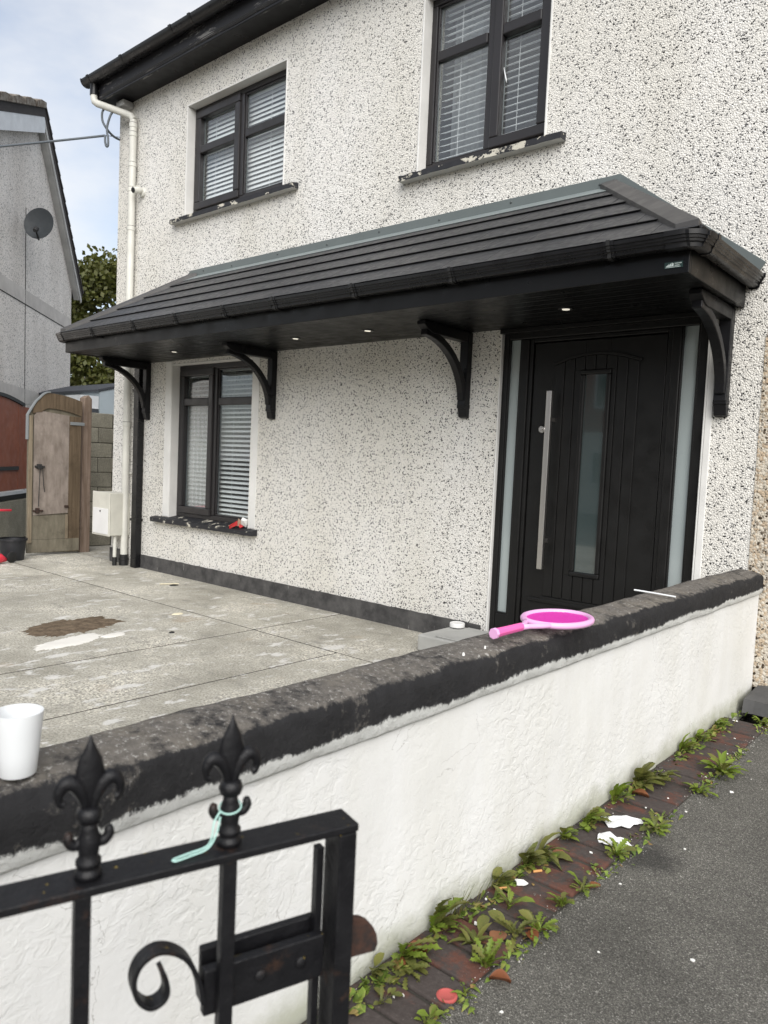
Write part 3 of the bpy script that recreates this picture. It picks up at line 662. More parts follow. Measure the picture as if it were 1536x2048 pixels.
# roof: eave line, hips
EX0, EX1, EY, EZ_ = XL-.055, XR+.055, YF-.045, 2.556
TX0, TX1, TY = -7.01, -2.25, -.012
NC = 5
def front_pt(x, f, h=0):
    n_ = Vector((0, -(TOPZ-EZ_), (TY-EY))).normalized(); return Vector((x, EY+(TY-EY)*f, EZ_+(TOPZ-EZ_)*f))+n_*h
def lx(f): return EX0+(TX0-EX0)*f
def rx(f): return EX1+(TX1-EX1)*f
for c_ in range(NC):
    f0 = c_/NC; f1 = min((c_+1)/NC+.03, .998); tw = .335; off = (c_ % 2)*tw/2
    x = EX0-off
    while x < EX1:
        a, b = x+.0012, x+tw-.0012; x += tw
        bl, br = max(a, lx(f0)), min(b, rx(f0)); tl, tr_ = max(a, lx(f1)), min(b, rx(f1))
        if bl >= br and tl >= tr_: continue
        if bl > br: bl = br = (bl+br)/2
        if tl > tr_:
            if a < EX0+1.2: tl = tr_ = b
            else: tl = tr_ = a
        if br-bl < .02: continue
        h0 = .024+random.uniform(-.001, .001); h1 = .008
        fu_ = f0+.010; vs = [front_pt(bl, fu_, .008), front_pt(br, fu_, .008), front_pt(tr_, f1, h1-.006), front_pt(tl, f1, h1-.006), front_pt(bl, f0, h0), front_pt(br, f0, h0), front_pt(tr_, f1, h1), front_pt(tl, f1, h1)]
        part('roof_tile', MB().hexa(vs), 'tile', can, .002)
for side, E0, T0 in (('L', EX0, TX0), ('R', EX1, TX1)):
    sgn = -1 if side == 'L' else 1
    for c_ in range(NC):
        f0 = c_/NC; f1 = min((c_+1)/NC+.03, .995); h0, h1 = .030, .008
        def sp(f, yy, h):
            n_ = Vector((sgn*(TOPZ-EZ_), 0, abs(T0-E0))).normalized(); return Vector((E0+(T0-E0)*f, yy, EZ_+(TOPZ-EZ_)*f))+n_*h
        ya, yb = EY+(TY-EY)*f0, EY+(TY-EY)*f1
        vs = [sp(f0, ya, h0-.022), sp(f0, -.004, h0-.022), sp(f1, -.004, h1-.006), sp(f1, yb, h1-.006), sp(f0, ya, h0), sp(f0, -.004, h0), sp(f1, -.004, h1), sp(f1, yb, h1)]
        part('roof_tile', MB().hexa(vs), 'tile', can, .002)
    # hip capping: a folded strip
    p0 = Vector((E0-sgn*.01, EY+.01, EZ_+.030)); p1 = Vector((T0, TY-.005, TOPZ+.022)); d_ = (p1-p0)
    a0 = Vector((-sgn*.115, 0, .004)); a1 = Vector((0, .105, -.012)); upv = Vector((0, 0, .034))
    mb = MB()
    for aa in (a0, a1):
        mb.hexa([p0, p0+aa+Vector((0, 0, -.02)), p1+aa*.9+Vector((0, -.0, -.02)), p1, p0+upv, p0+aa+upv*.6, p1+aa*.9+upv*.6, p1+upv]) if aa is a0 else mb.hexa([p0, p0+aa+Vector((0, 0, -.02)), p1+Vector((0, .004, -.02)), p1, p0+upv, p0+aa+upv*.6, p1+Vector((0, .004, .012)), p1+upv])
    part('hip_cap', mb, 'hip', can, .004)
# lead-look flashing on the wall
zt = 3.322
part('flashing', MB().prism([(TX0-.06, TOPZ-.01), (TX1+.02, TOPZ-.01), (TX1+.035, zt), (TX0-.02, zt)], -.009, -.0015, 'xz'), 'flash', can, .002)
part('flashing_apron', MB().hexa([front_pt(TX0-.03, .90, .018), front_pt(TX1-.01, .90, .018), (TX1+.02, -.009, TOPZ+.012), (TX0-.05, -.009, TOPZ+.012), front_pt(TX0-.03, .90, .022), front_pt(TX1-.01, .90, .022), (TX1+.02, -.0095, TOPZ+.017), (TX0-.05, -.0095, TOPZ+.017)]), 'flashl', can)
for sgn, E0, T0 in ((1, EX1, TX1+.03), (-1, EX0, TX0-.03)):
    part('flashing', MB().prism([(T0, zt), (T0-sgn*.02, TOPZ-.03), (E0+sgn*.0, EZ_+.0), (E0+sgn*.045, EZ_+.07)], -.0085, -.0012, 'xz'), 'flash', can, .002)
scr = MB().lathe([(.009, 0), (.009, .003), (.006, .006), (.001, .007)], (0, 0, 0), 10, (0, -1, 0)).mesh('screw'); scr.materials.append(M['screw'])
for k, sx in enumerate((-6.8, -6.32, -5.62, -4.95, -4.33, -3.70, -3.05, -2.36)):
    inst('screw', scr, can, Vector((sx, -.0092, 3.292-.012*(k % 2)))-Vector(can.location))
# gutter: ogee profile (d out from the fascia, z)
gp = [(.002, 2.555), (.002, 2.500), (.018, 2.484), (.054, 2.481), (.068, 2.488), (.071, 2.506), (.079, 2.508), (.081, 2.520), (.087, 2.523), (.089, 2.535), (.096, 2.538), (.098, 2.556), (.092, 2.556), (.089, 2.542), (.077, 2.512), (.062, 2.494), (.020, 2.492), (.008, 2.506), (.008, 2.555)]
grow = lambda pr, e: [(d_+(e if d_ > .05 else 0), z_-(e if z_ < 2.5 else -e if z_ > 2.55 else 0)) for d_, z_ in pr]
part('gutter', MB().prism([(YF-d_, z_) for d_, z_ in gp], XL-.02, XR+.02, 'yz'), 'gutter', can, 0, 'auto')
part('gutter', MB().prism([(XR+d_, z_) for d_, z_ in gp], YF-.02, -.012, 'xz'), 'gutter', can, 0, 'auto')
part('gutter', MB().prism([(XL-d_, z_) for d_, z_ in gp], YF-.02, -.012, 'xz'), 'gutter', can, 0, 'auto')
for gx in (-7.18, -6.42, -5.74, -5.06, -4.44, -3.62, -2.80, -1.78):
    part('gutter_joint', MB().prism([(YF-d_, z_) for d_, z_ in grow(gp, .005)], gx-.028, gx+.028, 'yz'), 'gutter', can, 0, 'auto')
    part('joint_clip', MB().prism([(YF-d_, z_) for d_, z_ in grow(gp, .009)], gx-.010, gx+.010, 'yz'), 'rubber', can, 0, 'auto')
for sgn, X in ((1, XR), (-1, XL)):     # corner angle pieces, cut across
    mb = MB(); lp = grow(gp, .005); n = len(lp); stn = [(X-sgn*.10, YF, 0, -1), (X-sgn*.005, YF, .0, -1), (X, YF+.0, sgn*.62, -.62), (X, YF+.005, sgn, 0), (X, YF+.10, sgn, 0)]
    vs = []
    for (bx_, by_, nx_, ny_) in stn:
        for d_, z_ in lp: vs.append((bx_+nx_*d_, by_+ny_*d_, z_))
    fs = [(i*n+j, i*n+(j+1) % n, (i+1)*n+(j+1) % n, (i+1)*n+j) for i in range(4) for j in range(n)]+[tuple(range(n)), tuple(4*n+j for j in range(n))]
    part('gutter_corner', mb.add(vs, fs), 'gutter', can, 0, 'auto')
    part('gutter_joint', MB().prism([(X+sgn*d_, z_) for d_, z_ in grow(gp, .009)], YF+.085, YF+.12, 'xz'), 'gutter', can, 0, 'auto')
    sol = [p_ for p_ in grow(gp, .006)[:12]]
    part('gutter_end_cap', MB().prism([(X+sgn*d_, z_) for d_, z_ in sol], -.0115, -.004, 'xz'), 'gutter', can)
# brackets
for bx in (-7.80, -5.612, -3.362, -1.475):
    w_ = .037
    post = part('bracket', MB().prism([(-.001, 1.725), (-.045, 1.735), (-.058, 1.80), (-.070, 1.82), (-.062, 1.90), (-.062, SZ-.004), (-.001, SZ-.004)], bx-w_, bx+w_, 'yz'), 'black', can, .005)
    part('bracket_arm', MB().prism([(-.063, 2.298), (-.50, 2.298), (-.555, 2.315), (-.60, 2.345), (-.60, SZ-.004), (-.063, SZ-.004)], bx-w_, bx+w_, 'yz'), 'black', post, .005)
    cen = (-.60, 1.83); pth = []
    for k in range(13):
        a_ = R(4+k*82/12); pth.append((cen[0]+.545*math.cos(a_), cen[1]+.475*math.sin(a_)))
    part('bracket_brace', MB().ribbon(pth, .052, bx-w_*.8, bx+w_*.8, lambda u, q, z: (q, u, z)), 'black', post, .006)
    part('bracket_foot', B(bx-w_-.003, bx+w_+.003, -.066, -.0015, 1.80, 1.828), 'black', post, .004)
for lx_ in (-2.32, -4.005, -4.831, -6.627):
    l_ = part('downlight', MB().lathe([(.048, 0), (.048, -.005), (.040, -.008), (.034, -.006), (.034, 0)], (lx_, -.452, SZ-.0005), 24), 'chrome', can, 0, 'auto')
    part('lens', MB().lathe([(.024, 0), (.024, -.0068), (.001, -.0075)], (lx_, -.452, SZ-.0008), 20), 'lamp', l_)
# maker's plate on the fascia: green plate, white peaks, two lines of small print
pl = plain('plate_green', (.012, .035, .03), .4); pw_ = plain('plate_white', (.55, .62, .60), .5)
st_ = part('maker_plate', B(-1.512, -1.42, YF-.0035, YF-.0005, 2.404, 2.434), pl, can)
mb = MB()
for pts in ([(-1.506, 2.412), (-1.492, 2.412), (-1.488, 2.426), (-1.494, 2.420)], [(-1.494, 2.412), (-1.480, 2.412), (-1.476, 2.430), (-1.485, 2.422)], [(-1.479, 2.412), (-1.466, 2.412), (-1.466, 2.425), (-1.472, 2.430)]): mb.prism(pts, YF-.0048, YF-.0037, 'xz')
for z_, l_ in ((2.423, 7), (2.413, 5)):
    for k in range(l_): mb.box(-1.460+k*.005, -1.4565+k*.005, YF-.0046, YF-.0037, z_, z_+.0045)
mb.box(-1.506, -1.43, YF-.0046, YF-.0037, 2.407, 2.409)
part('plate_print', mb, pw_, st_)

# ------------------------------------------------------------------ pipes and wall fittings
px, py = -8.165, -.062
dp = thing('downpipe', 'off white round rainwater downpipe with swan neck at the house corner', 'pipe', (px, py, 0))
part('pipe', MB().tube([(px, py, .12), (px, py, 5.16)], .041, 18), 'pipe', dp, 0, 'auto')
part('swan_neck', MB().tube([(-8.63, -.30, 5.60), (-8.63, -.30, 5.44), (-8.62, -.295, 5.40), (-8.59, -.28, 5.375), (-8.25, -.105, 5.235), (-8.19, -.075, 5.205), (px, py, 5.16)], .040, 18), 'pipe', dp, 0, 'auto')
for z_ in (5.12, 5.02, 4.68, 4.40, 3.96, 1.70): part('collar', MB().lathe([(.0415, -.05), (.0465, -.045), (.0465, .0), (.0405, .002)], (px, py, z_), 18, close=False), 'pipe', dp, 0, 'auto'); part('collar_ring', MB().lathe([(.0425, .0), (.0425, .004)], (px, py, z_+.002), 18), 'joint', dp)
part('outlet', MB().lathe([(.048, 0), (.048, .10), (.055, .12), (.055, .15)], (-8.63, -.30, 5.47), 18), 'gutter', dp, 0, 'auto')
part('ground_socket', MB().lathe([(.052, -.02), (.052, .06), (.058, .065), (.058, .09), (.050, .095), (.050, .13)], (px, py, 0), 18), 'rubber', dp, 0, 'auto')
for z_ in (4.42, 2.9, 1.1): part('clip', B(px-.05, px+.05, -.030, .0, z_-.012, z_+.012), 'pipe', dp, .003)
bp = thing('square_downpipe', 'square black downpipe running from the canopy to the ground', 'pipe', (-7.93, -.05, 0))
part('pipe', B(-7.985, -7.875, -.085, -.008, .0, 2.40), 'gutter', bp, .008)
for z_ in (.55, 2.05): part('clip', B(-8.0, -7.86, -.092, -.004, z_, z_+.03), 'gutter', bp, .003)
#part('shoe', MB().prism([(-.09, .0), (-.004, .0), (-.004, .1), (-.09, .1), (-.15, .03), (-.15, .0)], -7.99, -7.87, 'yz'), 'gutter', bp, .006)

sc = thing('security_camera', 'small white bullet security camera beside the downpipe', 'camera', (-8.03, 0, 4.33))
part('mount', MB().lathe([(.052, 0), (.052, .012), (.045, .022), (.022, .026), (.020, .05)], (-8.02, -.001, 4.33), 20, (0, -1, 0)), 'pipe', sc, 0, 'auto')
ax_ = Vector((.10, -.85, -.22)).normalized(); c0 = Vector((-8.02, -.05, 4.345))
part('body', MB().lathe([(.030, -.03), (.036, -.02), (.036, .085), (.030, .088)], c0, 20, ax_), 'pipe', sc, 0, 'auto')
part('lens', MB().lathe([(.030, .0), (.030, .006), (.012, .010), (.001, .011)], c0+ax_*.0885, 18, ax_), 'rubber', sc, 0, 'auto')

gb = thing('meter_box', 'cream gas meter box on the front wall at the house corner', 'meter box', (-8.34, -.13, 0))
part('housing', B(-8.535, -8.145, -.255, -.001, .355, .862), 'gasbox', gb, .012)
part('lid_flange', B(-8.542, -8.138, -.268, -.256, .350, .868), 'gasbox', gb, .006)
dd_ = part('door', B(-8.515, -8.165, -.276, -.2685, .372, .675), 'gasdoor', gb, .004); part('keyhole', MB().lathe([(.012, 0), (.012, .004)], (-8.34, -.277, .64), 12, (0, -1, 0)), 'rubber', dd_)
part('supply_pipe', MB().tube([(-8.20, -.16, .0), (-8.20, -.16, .356)], .022, 12), 'pipe', gb, 0, 'auto'); part('pipe_sleeve', MB().tube([(-8.20, -.16, -.01), (-8.20, -.16, .10)], .027, 12), 'rubber', gb, 0, 'auto')

# overhead cable with a coiled tail
hk = (-8.585, -.012, 5.10)
cb = thing('overhead_cable', 'grey overhead service cable with loose loop fixed to the house corner', 'cable', hk)
pts = []
near = Vector((-8.45, -.25, 4.99))
for k in range(25):
    t_ = k/24; q = near.lerp(Vector((-20, -8.6, 4.6)), t_); q.z -= .30*4*t_*(1-t_); pts.append(q)
part('span', MB().tube(pts, .013, 8), 'cable', cb, 0, True)
part('loop', MB().tube(smooth_path([(-8.45, -.25, 4.99), (-8.43, -.26, 4.92), (-8.42, -.25, 4.865), (-8.40, -.24, 4.87), (-8.40, -.24, 4.95), (-8.45, -.23, 5.08), (-8.42, -.20, 5.24), (-8.46, -.10, 5.36), (-8.55, -.03, 5.40)]), .013, 8), 'cable', cb, 0, True)
part('drip_loop', MB().tube(smooth_path([(-8.50, -.20, 5.36), (-8.54, -.24, 5.29), (-8.54, -.24, 5.19), (-8.48, -.23, 5.10), (-8.50, -.16, 5.06), (-8.55, -.07, 5.055), (-8.575, -.0, 5.06)]), .013, 8), 'cable', cb, 0, True)
part('hook', MB().tube([(-8.572, .01, 5.09), (-8.56, -.06, 5.07), (-8.45, -.25, 4.992)], .004, 6), 'wire', cb)

# ------------------------------------------------------------------ adjoining house on the right, step
nh = thing('adjoining_house', 'adjoining house front in brown pebbledash past the end of the boundary wall', 'house', (2, .15, 0))
part('front_wall', B(HX1+.002, 6, .004, .28, .13, 5.62), 'dash_brown', nh); part('back_wall', B(HX1+.002, 6, HD-.28, HD-.002, -.06, 5.6), 'dash_brown', nh)
part('plinth', B(-1.18, 6, .012, .275, -.06, .129), 'stepd', nh); part('end_wall', MB().prism([(.282, -.06), (HD-.282, -.06), (HD-.282, 5.6), (HD/2, 9.0), (.282, 5.72)], 5.7, 5.998, 'yz'), 'dash_brown', nh)
part('roof', MB().prism([(-.30, 5.60), (-.30, 5.645), (HD/2, 9.33), (HD+.3, 5.645), (HD+.3, 5.60), (HD/2, 9.25)], HX1+.002, 6.1, 'yz'), 'roof', nh); part('fascia', B(HX1+.002, 6.1, -.25, -.23, 5.40, 5.60), 'fascia_old', nh)
part('rough_edge', B(HX1-.005, HX1+.02, -.004, .003, .7, 2.2), 'dash_brown', nh)
mb = MB(); n = 30; rg = []
for k in range(n+1):
    x = -1.155+(1.6)*k/n; j = lambda s, a: a*noise.noise((x*8, s, 3))
    rg.append([(x, -.30+j(1, .03), .05), (x, -.285+j(2, .03), .125+j(3, .02)), (x, -.01, .150+j(4, .01)), (x, -.005, .05)])
vs = [v for r_ in rg for v in r_]; fs = [(i*4+j, i*4+(j+1) % 4, (i+1)*4+(j+1) % 4, (i+1)*4+j) for i in range(n) for j in range(4)]+[(0, 1, 2, 3), (n*4+3, n*4+2, n*4+1, n*4)]
single('concrete_step', mb.add(vs, fs), 'stepd', 'low dark worn concrete step at the far end of the white boundary wall', 'step', (-.4, -.15, .06))

# ------------------------------------------------------------------ boundary wall
bwall = thing('boundary_wall', 'low white rendered boundary wall with worn black coping', 'wall', (-1.25, -2.8, .05))
mb = MB(); ny, nz_c = 150, 12; Y0, Y1 = -5.35, -.002
def skin(x, sgn, za, zb, amp, seed):
    vs = []; fs = []
    for i in range(ny+1):
        yy = Y0+(Y1-Y0)*i/ny
        for j in range(nz_c+1):
            zz = za+(zb-za)*j/nz_c; d_ = amp*(noise.noise((yy*2.2, zz*3, seed))+.5*noise.noise((yy*7, zz*8, seed+4)))
            vs.append((x+sgn*d_, yy, zz))
    for i in range(ny):
        for j in range(nz_c): fs.append((i*(nz_c+1)+j, (i+1)*(nz_c+1)+j, (i+1)*(nz_c+1)+j+1, i*(nz_c+1)+j+1))
    mb.add(vs, fs)
skin(-1.19, 1, -.02, .700, .006, 1); skin(-1.318, -1, -.02, .700, .006, 9)
mb.quad((-1.19, Y0, -.02), (-1.318, Y0, -.02), (-1.318, Y0, .70), (-1.19, Y0, .70)); mb.quad((-1.19, Y1, -.02), (-1.318, Y1, -.02), (-1.318, Y1, .70), (-1.19, Y1, .70))
part('wall_body', mb, 'render', bwall, 0, True)
cpp = [(-1.190, .686), (-1.179, .687), (-1.173, .695), (-1.171, .72), (-1.170, .75), (-1.171, .775), (-1.175, .792), (-1.183, .803), (-1.196, .809), (-1.215, .813), (-1.24, .817), (-1.27, .820), (-1.30, .822), (-1.320, .818), (-1.331, .804), (-1.333, .76), (-1.331, .70), (-1.318, .686)]
mb = MB(); n = len(cpp); NY = 260; vs = []
for i in range(NY+1):
    yy = Y0-.012+(Y1-Y0+.010)*i/NY; sag = .006*noise.noise((yy*.8, 5, 1))
    for k, (xx, zz) in enumerate(cpp):
        w_ = .0055*noise.noise((yy*4.5, k*.55, 2))+.0035*noise.noise((yy*15, k*1.1, 7)); cx_, cz_ = -1.252, .755
        l_ = math.hypot(xx-cx_, zz-cz_); vs.append((xx+(xx-cx_)/l_*w_, yy, zz+(zz-cz_)/l_*w_*(1 if zz > .70 else .3)+sag*(zz > .71)))
fs = [(i*n+j, i*n+(j+1) % n, (i+1)*n+(j+1) % n, (i+1)*n+j) for i in range(NY) for j in range(n)]+[tuple(range(n)), tuple(NY*n+j for j in range(n))]
part('coping', mb.add(vs, fs), 'coping', bwall, 0, True, label='black painted coping worn to bare concrete on top')

# ------------------------------------------------------------------ things on the wall and sill
cpos = (-1.232, -4.268, .8225)
cup = MB().lathe([(.028, 0), (.0295, .003), (.0325, .035), (.0365, .075), (.0388, .102), (.0388, .1045), (.0368, .1045), (.0345, .075), (.0305, .035), (.027, .006), (.0005, .005)], cpos, 40, close=False)
cup.add([(cpos[0]+.028*math.cos(2*math.pi*j/40), cpos[1]+.028*math.sin(2*math.pi*j/40), cpos[2]) for j in range(40)], [tuple(range(40))])
single('cup', cup, 'cup', 'white plastic cup standing on the black coping', 'cup', cpos, smooth='auto')

rk = thing('tennis_racket', 'pink children\'s tennis racket lying on the black coping', 'racket', (-1.226, -2.60, .832), R(-1))
def rp(u, w_, z): return (w_, u, z)       # u along the racket, w across
hc, ha, hb = .165, .140, .107
ring = [(hc+ha*math.cos(t_), hb*math.sin(t_)) for t_ in [2*math.pi*k/56 for k in range(57)]]
part('frame', MB().tube([rp(u, w_, .014) for u, w_ in ring], .0112, 10, False), 'pinkl', rk, 0, True, True)
part('throat', MB().tube([rp(.05, -.052, .014), rp(.00, -.030, .015), rp(-.045, -.010, .016), rp(-.075, -.004, .017)], [.009, .009, .009, .010], 10).tube([rp(.05, .052, .014), rp(.00, .030, .015), rp(-.045, .010, .016), rp(-.075, .004, .017)], [.009, .009, .009, .010], 10), 'pinkl', rk, 0, True, True)
part('grip', MB().tube([rp(-.07, 0, .017), rp(-.075, 0, .017), rp(-.15, 0, .017), rp(-.222, 0, .017)], [.0125, .015, .0155, .0165], 8, sx=.92), 'pinkg', rk, .002, False, True)
part('butt_cap', MB().tube([rp(-.222, 0, .017), rp(-.234, 0, .017)], [.0185, .0185], 8, sx=.95), 'pinkl', rk, .002, False, True)
mb = MB(); st = .0110
k = -10
for k in range(-11, 12):
    w_ = k*st
    if abs(w_) < hb-.006:
        e = ha*math.sqrt(1-(w_/hb)**2)-.004; mb.box(w_-.0022, w_+.0022, hc-e, hc+e, .0125, .0147)
for k in range(-15, 16):
    u_ = k*st
    if abs(u_) < ha-.006:
        e = hb*math.sqrt(1-(u_/ha)**2)-.004; mb.box(-e, e, hc+u_-.0022, hc+u_+.0022, .0143, .0165)
part('strings', mb, 'pinks', rk, 0, False, True)
single('rod', MB().tube([(-1.352, -1.462, .832), (-1.262, -1.449, .8285), (-1.172, -1.437, .824)], .0038, 8), 'rod', 'thin white plastic rod lying across the coping near the door', 'rod', (-1.262, -1.449, .826), smooth='auto')

pk = thing('crushed_packet', 'crushed red and white cigarette packet on the ground floor window sill', 'packet', (-6.03, -.03, .636))
def crumple(c, sx, sy, sz, rot, seed):
    mb = B(-sx/2, sx/2, -sy/2, sy/2, -sz/2, sz/2); mt = Matrix.Translation(Vector(c)) @ Matrix.Rotation(rot[2], 4, 'Z') @ Matrix.Rotation(rot[1], 4, 'Y') @ Matrix.Rotation(rot[0], 4, 'X'); rd = random.Random(seed)
    mb.v = [tuple(mt @ (Vector(v)+Vector((rd.uniform(-.2, .2)*sx, rd.uniform(-.2, .2)*sy, rd.uniform(-.2, .2)*sz)))) for v in mb.v]; return mb
part('red_side', crumple((-6.10, -.045, .668), .10, .05, .035, (.3, -.5, .4), 1), 'redcard', pk); part('inner_card', crumple((-6.03, -.035, .690), .05, .012, .07, (.2, .5, .3), 2), 'browncard', pk)
part('tissue', crumple((-5.97, -.02, .700), .06, .04, .06, (.6, .3, .2), 3), 'tissue', pk); part('card_flap', crumple((-6.13, -.06, .648), .05, .03, .01, (.1, .2, .3), 5), 'browncard', pk); part('red_side', crumple((-6.03, -.02, .665), .06, .03, .03, (.1, .7, .3), 6), 'redcard', pk)

step = thing('doorstep', 'pale grey cast step in front of the front door', 'step', (-2.4, -.25, 0))
part('block', B(-3.335, -1.36, -.50, -.020, .0, .122), 'step', step, .012); part('top_slab', B(-3.20, -1.36, -.47, -.040, .123, .131), 'step', step, .003)
single('pot_lid', MB().lathe([(.058, 0), (.058, .026), (.055, .031), (.048, .032), (.046, .029), (.001, .029)], (-3.27, -.095, .132), 24), 'gasdoor', 'round white lidded tub on the doorstep beside the plinth', 'tub', (-3.27, -.095, .132), smooth='auto')
def patch(name, label, cat, cx_, cy_, rx_, ry_, h, mat, seed, z0=.003, ang=0):
    vs = [(cx_, cy_, z0+h)]; n = 96; rings = 6
    for r_ in range(1, rings+1):
        for k in range(n):
            a_ = 2*math.pi*k/n; q = r_/rings; wv = 1+.34*noise.noise((math.cos(a_)*1.6, math.sin(a_)*1.6, seed))+.14*noise.noise((math.cos(a_)*5, math.sin(a_)*5, seed+3))+.24*noise.noise((math.cos(a_)*17, math.sin(a_)*17, seed+6)); ex, ey = rx_*q*wv*math.cos(a_), ry_*q*wv*math.sin(a_)
            x_, y_ = ex*math.cos(ang)-ey*math.sin(ang), ex*math.sin(ang)+ey*math.cos(ang)
            vs.append((cx_+x_, cy_+y_, (z0+h*(1-q*q)*(1+.7*noise.noise((x_*9, y_*9, seed))) if r_ < rings else z0-.006)))
    fs = [(0, 1+k, 1+(k+1) % n) for k in range(n)]+[(1+r_*n+k, 1+(r_+1)*n+k, 1+(r_+1)*n+(k+1) % n, 1+r_*n+(k+1) % n) for r_ in range(rings-1) for k in range(n)]
    return single(name, MB().add(vs, fs), mat, label, cat, (cx_, cy_, z0), smooth=True)
patch('dirt_patch', 'patch of damp brown sand spread on the concrete yard', 'dirt', -5.50, -2.02, .24, .40, .012, 'dirt', 1, ang=.25)
patch('plaster_spill', 'larger splash of dried white plaster beside the sand patch', 'plaster', -5.07, -2.27, .12, .28, .006, 'plaster', 5, ang=.3)
patch('plaster_spill', 'small splash of dried white plaster at the end of the sand patch', 'plaster', -5.06, -1.93, .06, .10, .005, 'plaster', 8, ang=.2)
patch('dry_leaf_scrap', 'tan scrap of dry leaf on the yard beyond the sand patch', 'leaf', -5.42, -1.14, .03, .05, .006, 'cream', 21, .004)
patch('dark_stone', 'small dark stone chip on the yard near the plinth', 'stone', -6.63, -.38, .025, .045, .012, 'rubber', 22, .002)
patch('dark_stone', 'tiny dark stone chip in the middle of the yard', 'stone', -4.87, -1.56, .018, .022, .010, 'rubber', 25, .002)
single('stick', MB().tube([(-6.75, -.47, .008), (-6.66, -.30, .008)], .006, 6), 'cream', 'short pale stick lying on the yard near the plinth', 'stick', (-6.7, -.38, .002))
# ------------------------------------------------------------------ garden gate in front
ga = R(-17.9); gate = thing('garden_gate', 'black wrought iron garden gate with fleur-de-lis finials and sliding latch', 'gate', (-.572, -4.173, 0), ga)
def G(u, v, z): return (v, u, z)          # local y runs along the gate, local x towards the camera
def gbox(u0, u1, v0, v1, z0, z1): return B(v0, v1, u0, u1, z0, z1)
part('top_rail', gbox(-1.02, .0, -.0215, .0215, .9405, .95), 'iron', gate, .0018, False, True)
part('bottom_rail', gbox(-1.02, .0, -.0225, .0225, .16, .1705), 'iron', gate, .0018, False, True)
for u in (-.150, -.2945, -.439, -.5835, -.728, -.8725): part('picket', gbox(u-.0075, u+.0075, .002, .017, .1708, .939), 'iron', gate, .0012, False, True)
part('latch_stile', gbox(-.0230, -.0005, -.018, .019, .10, .939), 'iron', gate, .0018, False, True)
part('hinge_stile', gbox(-1.0195, -.993, -.021, .021, .10, .939), 'iron', gate, .0018, False, True)
part('latch_keeper', gbox(-.036, -.0270, -.021, -.009, .30, .914), 'iron', gate, .001, False, True)
part('latch_case', gbox(-.169, -.027, -.012, .0, .764, .815), 'iron', gate, .002, False, True)
part('latch_backplate', gbox(-.165, -.027, -.034, -.024, .772, .824), 'iron', gate, .002, False, True)
tg = [(-.018, .775), (.044, .771), (.047, .780), (.045, .792), (.040, .802), (.033, .811), (.023, .818), (.010, .822), (-.018, .824)]
part('latch_tongue', MB().prism(tg, -.011, -.001, 'yz'), 'rust', gate, .0015, False, True)
for u in (-.105, -.056): part('bolt', MB().lathe([(.007, 0), (.007, .0015), (.005, .003), (.001, .0035)], G(u, .0, .790), 12, (1, 0, 0)), 'iron', gate, 0, 'auto', True)
sc_ = [(-.170, .781), (-.173, .801), (-.180, .820), (-.190, .837), (-.206, .849), (-.222, .852), (-.236, .844), (-.242, .828), (-.238, .809), (-.226, .796), (-.214, .797), (-.208, .806), (-.210, .820), (-.214, .831)]
part('latch_scroll', MB().ribbon(smooth_path(sc_), .005, -.016, .004, lambda u, a_, z: G(u, a_, z)), 'iron', gate, .001, False, True)
def finial_mesh():
    mb = MB(); n = 12
    lv = [(1.012, .0035), (1.024, .0055), (1.034, .0105), (1.044, .0140), (1.055, .0145), (1.066, .0118), (1.075, .0070), (1.083, .0030), (1.090, .0006)]
    vs = []
    for z_, a_ in lv:
        for j in range(n):
            t_ = 2*math.pi*j/n; cx_ = math.copysign(abs(math.cos(t_))**1.25, math.cos(t_)); sy_ = math.copysign(abs(math.sin(t_))**1.25, math.sin(t_)); vs.append((.0055*min(1, a_/.009)*sy_, a_*cx_, z_))
    mb.add(vs, [(i*n+j, i*n+(j+1) % n, (i+1)*n+(j+1) % n, (i+1)*n+j) for i in range(len(lv)-1) for j in range(n)]+[tuple(range(n)), tuple((len(lv)-1)*n+j for j in range(n))])
    for s_ in (-1, 1):
        pth = smooth_path([(0, s_*.003, 1.010), (0, s_*.005, 1.024), (0, s_*.010, 1.037), (0, s_*.018, 1.045), (0, s_*.026, 1.044), (0, s_*.0305, 1.035), (0, s_*.029, 1.027), (0, s_*.025, 1.025)], 3)
        k = len(pth); mb.tube(pth, [.0030+.0048*math.sin(math.pi*min(1, i/(k-1)*1.15))**1 if i/(k-1) < .8 else .0045 for i in range(k)], 8)
        pth = smooth_path([(0, s_*.004, .992), (0, s_*.010, .984), (0, s_*.016, .984), (0, s_*.0205, .990), (0, s_*.0185, .997)], 3); mb.tube(pth, [.0055]*(len(pth)-3)+[.005, .0045, .003], 8)
    mb.lathe([(.007, -.0085), (.0120, -.006), (.0140, 0), (.0120, .006), (.007, .0085)], (0, 0, 1.0115), 16)
    mb.lathe([(.014, 0), (.014, .006), (.0115, .008), (.0105, .011), (.0130, .013), (.0130, .017), (.0100, .019), (.0105, .026), (.0120, .032), (.0110, .040), (.0085, .048), (.0085, .055)], (0, 0, .9503), 16)
    return mb.mesh('finial')
fm = finial_mesh(); fm.materials.append(M['iron'])
for p_ in fm.polygons: p_.use_smooth = True
for u in (-.2875, -.1465, -.432, -.5765, -.721, -.8655): inst('finial', fm, gate, (0, u, 0), (0, 0, 0), (.92, .92, 1))
gp_ = single('gate_post', MB().box(-.93, -.87, -5.29, -5.23, .055, 1.02).box(-.935, -.865, -5.295, -5.225, 1.02, 1.03), 'iron', 'square black iron post that carries the garden gate', 'post', (-.9, -5.26, .055), bevel=.003)
sg = thing('string_loop', 'pale green string tied round the finial nearest the gate latch', 'string', (-.572, -4.173, .95), ga); zz = -.95
fu = -.1465
